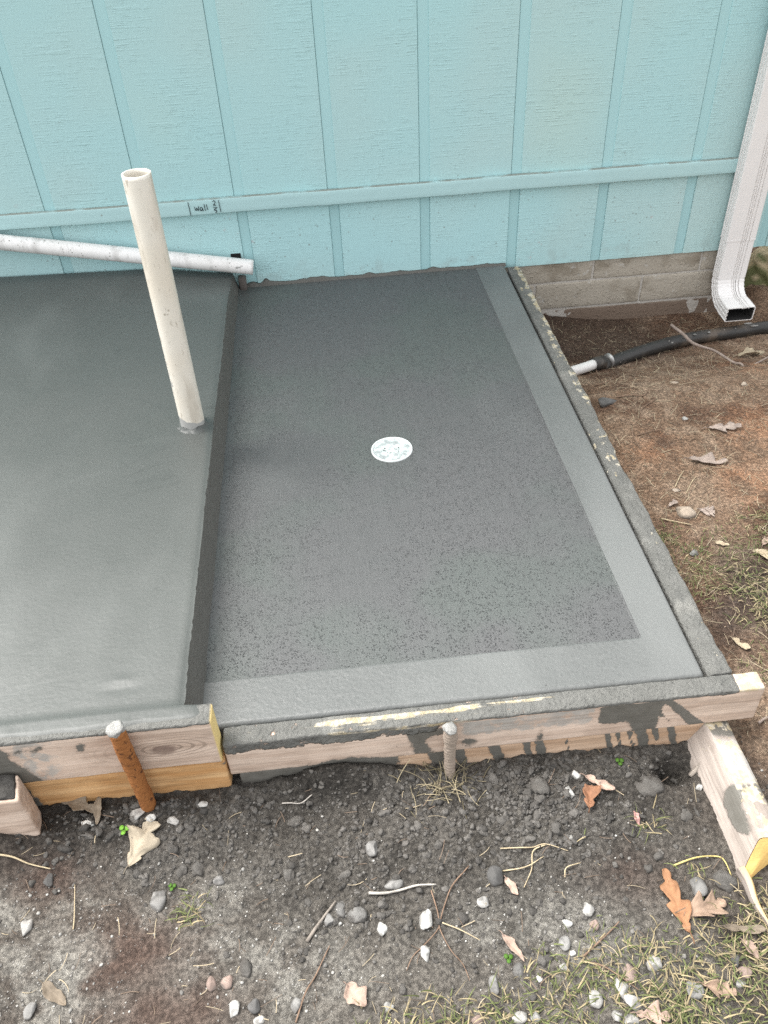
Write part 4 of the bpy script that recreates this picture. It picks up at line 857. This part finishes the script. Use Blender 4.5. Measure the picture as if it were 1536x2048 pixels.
def stone_geo(cx, cy, w, h, kind, seed):
    bm = bmesh.new(); bmesh.ops.create_icosphere(bm, subdivisions=3, radius=1)
    V = np.array([v.co[:] for v in bm.verts]); F = np.array([[v.index for v in f.verts] for f in bm.faces]); bm.free()
    rg = np.random.default_rng(seed)
    if kind == 's':
        for _ in range(10):                                        # knock flats off a round pebble
            nrm = rg.normal(size=3); nrm /= np.linalg.norm(nrm); d = rg.uniform(.50, .86); t = V @ nrm
            V = V - np.clip(t - d, 0, None)[:, None] * nrm * .97
        amp, fr = .10, 1.2
    else: amp, fr = .55, 2.1
    d = 1 + amp * fbm(V[:, 0] + V[:, 2] * .6 + seed, V[:, 1] - V[:, 2] * .8 + seed * .37, fr, 4, seed)
    if kind == 'c':
        wd, wc = worley(V[:, 0] + V[:, 2] * .4 + seed, V[:, 1] + V[:, 2] * .5, 1.9, seed); d = d * (1 + .25 * (.45 - wd))
    V = V * d[:, None]
    V = V / np.abs(V).max(0)
    hz = .62 * min(w, h) * (1.0 if kind == 's' else .8)
    V = V * np.array((w / 2, h / 2 * 1.02, hz / 2 * 1.15))
    t = rg.uniform(-.35, .35); c, s = math.cos(t), math.sin(t)
    if kind == 'c' or abs(w - h) < .25 * max(w, h): V = np.stack([V[:, 0] * c - V[:, 1] * s, V[:, 0] * s + V[:, 1] * c, V[:, 2]], 1)
    z0 = gheight(cx, cy) + hz * (.08 if kind == 's' else -.08)
    return V + np.array((cx, cy, z0)), F
for i, (cx, cy, w_, h_, t, k, lab) in enumerate(STONES):
    V, F = stone_geo(cx, cy, w_, h_, k, 100 + i)
    base = np.array(TONE[t]) * (1.0 if k == 's' else .72) * rng.uniform(.9, 1.1)
    if k == 'c' and t == 'd': base = np.array((.100, .095, .087))
    v = fbm(V[:, 0] * 1.2 + V[:, 2], V[:, 1] + V[:, 2] * .6, 90, 3, i); C = base[None] * (1 + .28 * v)[:, None]
    if k == 's' and t in 'lwm': C = C * (1 - .45 * sst(.15, .5, fbm(V[:, 0] + V[:, 2], V[:, 1], 160, 2, i + 3)))[:, None]
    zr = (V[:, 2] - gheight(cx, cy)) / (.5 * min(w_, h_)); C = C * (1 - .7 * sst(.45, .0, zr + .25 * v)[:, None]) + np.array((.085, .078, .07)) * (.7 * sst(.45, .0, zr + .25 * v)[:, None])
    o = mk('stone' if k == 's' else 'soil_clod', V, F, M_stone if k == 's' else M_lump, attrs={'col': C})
    tag(o, lab, 'stone' if k == 's' else 'clod', 'loose stones on the soil' if k == 's' else 'clods of soil')

# ------------------------------------------------------------------ fallen leaves
LT = {'beige': (.42, .36, .27), 'greybrown': (.24, .195, .145), 'orange': (.36, .185, .095), 'palebrown': (.36, .255, .185), 'brown': (.30, .15, .085), 'pinkbrown': (.44, .32, .255), 'greypink': (.42, .34, .29), 'cream': (.52, .43, .30), 'pink': (.62, .35, .31)}
def leaf(cx, cy, L, Wd, ang, curl, tone, lobes, lab, seed):
    n, m = 44, 9; t = np.linspace(0, 1, n); env = np.sin(np.pi * np.clip(t, 0, 1) ** .82) ** .72 + .02
    if lobes: env = env * (.34 + .66 * np.abs(np.cos(np.pi * (lobes * t + .15))) ** .8)
    env = env * (1 + .30 * fbm(t * 1.0, t * 0 + seed, 9, 3, seed))
    u = np.linspace(-1, 1, m); rg = np.random.default_rng(seed); ph = rg.uniform(0, 6)
    T, U = np.meshgrid(t, u, indexing='ij'); asym = 1 + .18 * np.sin(T * 9 + ph) * U
    X = (T - .5) * L + .34 * np.abs(U) * env[:, None] * Wd * (1 if lobes else .2); Yl = U * env[:, None] * Wd * .5 * asym
    Z = curl * (.55 * Wd * (Yl / (Wd * .5)) ** 2 * (.6 + .6 * np.sin(T * 4 + ph)) + .20 * L * np.sin(T * 3.1 + ph) ** 2) + .05 * Wd * np.sin(T * 16 + U * 3 + ph) * np.abs(U) + .09 * Wd * fbm(T * L + seed, U * Wd * .5, 55, 3, seed)
    Z = Z - .04 * Wd * np.exp(-(U * 6) ** 2)
    a = R(ang); x = cx + X * math.cos(a) - Yl * math.sin(a); y = cy + X * math.sin(a) + Yl * math.cos(a)
    zg = np.array([gheight(p, q) for p, q in zip(x[:, m // 2], y[:, m // 2])]); zb = np.convolve(np.pad(zg, 4, 'edge'), np.ones(9) / 9, 'valid')
    Z = Z + zb[:, None] + .005; V = np.stack([x.ravel(), y.ravel(), Z.ravel()], 1)
    idx = np.arange(n * m).reshape(n, m); F = np.stack([idx[:-1, :-1], idx[1:, :-1], idx[1:, 1:], idx[:-1, 1:]], -1).reshape(-1, 4)
    base = np.array(LT[tone]) * .74; v = fbm(V[:, 0], V[:, 1], 70, 3, seed); C = base[None] * (1 + .35 * v)[:, None]
    vein = np.maximum(np.exp(-(U * 9) ** 2), .6 * np.exp(-(((np.abs(U) * .5 - T * 4) % 1 - .5) * 9) ** 2)).ravel()
    C = C * (1 + .18 * vein)[:, None]
    o = mk('leaf', V, F, M_leaf, attrs={'col': C}); md = o.modifiers.new('leaf_thickness', 'SOLIDIFY'); md.thickness = .0007
    tag(o, lab, 'leaf', 'fallen leaves')
    # stalk
    p0 = V[idx[0, m // 2]]; d = np.array((math.cos(a), math.sin(a), 0)); v, f = tube(smooth_path([p0 + d * .004, p0 - d * L * .08 + (0, 0, .002), p0 - d * L * .17 + (0, 0, -.002)], 4), [.0009] * 9, 6)
    mk('leaf_stalk', v, f, M_leaf, o, attrs={'col': np.tile(base * .7, (len(v), 1))})
for i, q in enumerate(LEAVES): leaf(q[0], q[1], q[2], q[3], *q[4:], 500 + i)

# ------------------------------------------------------------------ twigs, roots and straws
TT = {'pale': (.42, .39, .35), 'greybrown': (.24, .21, .18), 'brown': (.20, .135, .095), 'straw': (.46, .38, .25), 'yellow': (.52, .43, .17), 'twig': (.30, .24, .205)}
for i, (pts, r, t, lab) in enumerate(TWIGS):
    P = []
    for j, q in enumerate(pts): P.append((q[0], q[1], q[2] if len(q) == 3 else gheight(q[0], q[1]) + r / 1000 * 1.3 + (.003 if j % 2 else .0008)))
    if 'propped' in lab: P[-1] = (P[-1][0], P[-1][1], P[-1][2] + .045); P[-2] = (P[-2][0], P[-2][1], P[-2][2] + .025)
    P = smooth_path(P, 6); n = len(P); rr = r / 1000 * (1 - .45 * np.linspace(0, 1, n)) * (1 + .12 * fbm(np.arange(n) * 1., np.zeros(n), .5, 2, i))
    V, F = tube(P, rr, 8); C = np.array(TT[t])[None] * (1 + .3 * fbm(V[:, 0] + V[:, 2], V[:, 1], 90, 2, i))[:, None]
    o = mk('twig' if t in ('pale', 'greybrown', 'twig') else ('straw' if t in ('straw', 'yellow') else 'root'), V, F, M_wood, attrs={'col': C})
    tag(o, lab, 'twig' if t in ('pale', 'greybrown', 'twig') else ('straw' if t in ('straw', 'yellow') else 'root'), 'twigs, roots and straws on the ground')

# small green sprouts
def sprout(cx, cy, s, lab, n=4, br=.38):
    z = gheight(cx, cy); o = thing('clover_sprout', (cx, cy, z), lab, 'sprout', 'green sprouts')
    for k in range(n):
        a = 2 * math.pi * k / n + .4; lx, ly, lz = cx + s * .75 * math.cos(a), cy + s * .75 * math.sin(a), z + s * (.75 + .15 * (k % 2))
        u = np.linspace(0, 2 * np.pi, 14, endpoint=False); rad = s * .62 * (1 - .18 * np.exp(-((u - np.pi) / .3) ** 2))
        V = np.array([(lx, ly, lz - .0008)] + [(lx + q * math.cos(t), ly + q * math.sin(t), lz + .2 * s * math.sin(t + k) * .5) for q, t in zip(rad, u)])
        F = [[0, 1 + j, 1 + (j + 1) % 14] for j in range(14)]
        C = np.tile(np.array((.13, .30, .035)) * br, (15, 1)); C[0] = C[0] * 1.3
        lf = mk('leaflet', V, F, M_plant, o, attrs={'col': C}); md = lf.modifiers.new('leaflet_thickness', 'SOLIDIFY'); md.thickness = .0006
        v, f = tube([(cx, cy, z - .004), (cx + .3 * (lx - cx), cy + .3 * (ly - cy), z + s * .4), (lx, ly, lz - .001)], .0007, 5); mk('stem', v, f, M_plant, o, attrs={'col': np.tile((.14, .26, .05), (len(v), 1))})
sprout(-.793, -1.947, .0075, 'bright green sprout on black soil above the crumpled beige leaf', 3, 1.0)
sprout(-.702, -2.050, .0055, 'green sprout touching the large pale egg-shaped stone', 3)
sprout(-.149, -2.224, .0060, 'green sprout beside the grey pyramid-shaped clod', 3)
sprout(.131, -1.908, .0065, 'dull green sprout in the mud under the dripping front board', 3)

# ------------------------------------------------------------------ uncountable litter
def ico(n):
    bm = bmesh.new(); bmesh.ops.create_icosphere(bm, subdivisions=n, radius=1); V = np.array([v.co[:] for v in bm.verts]); F = np.array([[v.index for v in f.verts] for f in bm.faces]); bm.free(); return V, F
def scatter_lumps(name, X, Y, S, C, base, mat, sink=.25, amp=.35, seed=0, smooth=True):
    tv, tf = ico(base); n = len(X); rg = np.random.default_rng(seed); nv = len(tv)
    z = ground_height(X, Y)[0]
    var = []
    for k in range(12):
        d = 1 + amp * fbm(tv[:, 0] + tv[:, 2] * .6 + k * 7, tv[:, 1] - tv[:, 2] * .8 + k * 3, 1.6, 3, seed + k) * 1.4; v = tv * d[:, None]
        for _ in range(4):
            nrm = rg.normal(size=3); nrm /= np.linalg.norm(nrm); tt = v @ nrm; v = v - np.clip(tt - .7, 0, None)[:, None] * nrm
        var.append(v)
        
    var = np.array(var); V = var[rg.integers(0, 12, n)]
    A = rg.uniform(0, 6.28, n); sc3 = np.stack([rg.uniform(.75, 1.25, n), rg.uniform(.75, 1.25, n), rg.uniform(.55, .9, n)], 1) * S[:, None]
    V = V * sc3[:, None, :]; c, s = np.cos(A)[:, None], np.sin(A)[:, None]
    V = np.stack([V[..., 0] * c - V[..., 1] * s, V[..., 0] * s + V[..., 1] * c, V[..., 2]], -1) + np.stack([X, Y, z + S * (.5 - sink)], 1)[:, None, :]
    F = (tf[None] + (np.arange(n) * nv)[:, None, None]).reshape(-1, 3)
    col = np.repeat(C, nv, 0); return mk(name, V.reshape(-1, 3), F, mat, attrs={'col': col}, smooth=smooth, loc=(0, 0, 0))
def pick(n, fn, x0, x1, y0, y1, seed):
    rg = np.random.default_rng(seed); X = []; Y = []; tot = 0
    while tot < n:
        a = rg.uniform(x0, x1, n * 3); b = rg.uniform(y0, y1, n * 3); k = rg.uniform(0, 1, n * 3) < fn(a, b); X.append(a[k]); Y.append(b[k]); tot += k.sum()
    return np.concatenate(X)[:n], np.concatenate(Y)[:n]
def outside(x, y): return ~((x > -2.5) & (x < .362) & (y > -1.885) & (y < .02)) & ~((x < -.59) & (y > -1.90)) & ~((x > .36) & (y > .008) & (x < 1.2)) & ~((x > .255) & (x < .36) & (y > -2.14) & (y < -1.85)) & ~((x < -.98) & (y > -1.99))
def dens_clod(x, y):
    m = ground_masks(x, y); return outside(x, y) * np.clip(m[3] * (.25 + .75 * sst(-.1, .35, m[1])) * (.4 + .6 * sst(-2.15, -1.95, y)) * (1 - .6 * sst(-.1, .1, x)), 0, 1)
X, Y = pick(2800, dens_clod, -1.15, .5, -2.35, -1.87, 1)
S = np.minimum(.0022 * np.exp(rng.normal(0, .6, 2800)) + .0008, .0095); C = np.array((.098, .092, .084))[None] * rng.uniform(.6, 1.35, (2800, 1))
tag(scatter_lumps('soil_crumbs', X, Y, S, C, 2, M_lump, .55, .8, 3, False), 'crumbly dark soil along the front form boards', kind='stuff')
def dens_grit(x, y):
    m = ground_masks(x, y); return outside(x, y) * np.clip(.10 + .85 * m[4] + .18 * m[6] - .03 * m[3], 0, 1)
X, Y = pick(9000, dens_grit, -1.2, 1.4, -2.45, .3, 2); n = 9000
S = np.minimum(.0011 * np.exp(rng.normal(0, .5, n)) + .0003, .005); rt = ground_masks(X, Y)[6]
C = np.where((rng.uniform(0, 1, n) < .38)[:, None], np.array((.36, .35, .325)), np.array((.20, .19, .175)))
C = np.where((rt > .5)[:, None], C * np.array((.88, .68, .52)), C) * rng.uniform(.6, 1.2, (n, 1))
tag(scatter_lumps('gravel_grit', X, Y, S, C, 1, M_stone, .3, .3, 9), 'pale grit and tiny pebbles scattered over the soil', kind='stuff')

def strands(name, X, Y, L, Wd, C, up, bend, seg, seed, mat, label, flat=True):
    """many bent blades or straws, each a thin folded ribbon"""
    n = len(X); rg = np.random.default_rng(seed); A = rg.uniform(0, 6.28, n); z0 = ground_height(X, Y)[0]
    t = np.linspace(0, 1, seg + 1); th = up[:, None] + bend[:, None] * t[None]                      # elevation along the blade
    turn = rg.normal(0, .5, n)[:, None] * t[None]; ds_ = (L / seg)[:, None]
    hx = np.cumsum(np.cos(th) * np.cos(A[:, None] + turn) * ds_, 1); hy = np.cumsum(np.cos(th) * np.sin(A[:, None] + turn) * ds_, 1); hz = np.cumsum(np.sin(th) * ds_, 1)
    P = np.stack([X[:, None] + hx, Y[:, None] + hy, np.maximum(z0[:, None] + hz, z0[:, None] + .0008 + .001 * rg.uniform(0, 1, (n, 1)))], -1)
    sx = -np.sin(A)[:, None]; sy = np.cos(A)[:, None]; wv = Wd[:, None] * (1 - .9 * t[None] ** 2) * .5 if flat else Wd[:, None] * np.ones_like(t)[None] * .5
    a = P.copy(); b = P.copy(); c = P.copy(); a[..., 0] -= sx * wv; a[..., 1] -= sy * wv; b[..., 2] += wv * .55; c[..., 0] += sx * wv; c[..., 1] += sy * wv
    V = np.stack([a, b, c], 2).reshape(-1, 3); k = (seg + 1) * 3; F = []
    for s_ in range(seg):
        for q in range(2): F.append((s_ * 3 + q, s_ * 3 + q + 1, (s_ + 1) * 3 + q + 1, (s_ + 1) * 3 + q))
    F = (np.array(F)[None] + (np.arange(n) * k)[:, None, None]).reshape(-1, 4)
    return tag(mk(name, V, F, mat, attrs={'col': np.repeat(C, k, 0)}, loc=(0, 0, 0)), label, kind='stuff')
def dens_grass(x, y):
    n = fbm(x, y, 9, 3, 77); f = 0
    for cx, cy, sx, sy, a in ((-.20, -2.33, .20, .055, 1), (.10, -2.30, .20, .085, 1), (.26, -2.30, .12, .10, 1), (.36, -2.22, .08, .08, 1), (.46, -1.45, .09, .10, .55), (.58, -1.50, .10, .16, .62), (.74, -1.45, .12, .2, .6), (.43, -1.33, .03, .05, .5), (.49, -1.75, .06, .06, .25), (-.665, -2.098, .030, .028, .7), (.149, -2.032, .035, .025, .55), (.19, -2.115, .02, .03, .4), (.45, -2.10, .05, .1, .8), (.02, -2.05, .03, .02, .2), (-.02, -2.26, .14, .03, .6)):
        f = np.maximum(f, a * gauss(x, y, cx, cy, sx, sy))
    return outside(x, y) * np.clip(f * (1.1 + 1.3 * n) - .10, 0, 1)
n = 5600; X, Y = pick(n, dens_grass, -1.1, 1.1, -2.5, -1.05, 5); dry = rng.uniform(0, 1, n) + .25 * fbm(X, Y, 8, 2, 3) + .1 < .52
C = np.where(dry[:, None], np.array((.30, .245, .145)), np.array((.105, .125, .045))) * rng.uniform(.6, 1.35, (n, 1)); mixg = rng.uniform(0, 1, (n, 1)); C = C * (.75 + .25 * mixg) + np.array((.05, .045, .02)) * (1 - mixg) * .6
strands('grass', X, Y, rng.uniform(.008, .036, n), rng.uniform(.0010, .0026, n), C, rng.uniform(.15, 1.25, n), rng.uniform(-2.2, -.3, n), 5, 6, M_plant, 'patchy half-dry grass on the bare soil')
def dens_straw(x, y):
    m = ground_masks(x, y); return outside(x, y) * np.clip(.12 + .45 * m[6] + .12 * sst(.0, .5, fbm(x, y, 6, 3, 19)) + .6 * gauss(x, y, -.205, -1.915, .07, .035) + .45 * gauss(x, y, -.66, -2.2, .07, .03) + .5 * dens_grass(x, y), 0, 1) * (1 - .0 * m[3])
n = 5200; X, Y = pick(n, dens_straw, -1.15, 1.4, -2.42, -.02, 8); rt = ground_masks(X, Y)[6] > .5
C = np.where(rng.uniform(0, 1, (n, 1)) < .45, np.array((.36, .30, .205)), np.array((.15, .11, .08))) * rng.uniform(.6, 1.25, (n, 1))
strands('dry_litter', X, Y, rng.uniform(.008, .038, n) * np.where(rt, 1.35, 1), rng.uniform(.0006, .0015, n), C, rng.uniform(-.1, .55, n), rng.uniform(-1.2, .3, n), 5, 9, M_plant, 'bits of straw, roots and dead grass on the soil', False)
n = 75; X = rng.normal(-.205, .036, n); Y = rng.normal(-1.916, .018, n); Y = np.minimum(Y, -1.885)
C = np.where(rng.uniform(0, 1, (n, 1)) < .6, np.array((.33, .28, .18)), np.array((.14, .12, .07))) * rng.uniform(.6, 1.2, (n, 1))
strands('dead_grass_tuft', X, Y, rng.uniform(.02, .06, n), rng.uniform(.0009, .0016, n), C, rng.uniform(.0, 1.0, n), rng.uniform(-1.6, .2, n), 6, 12, M_plant, 'dead grass tuft round the foot of the ribbed bar stake', False)
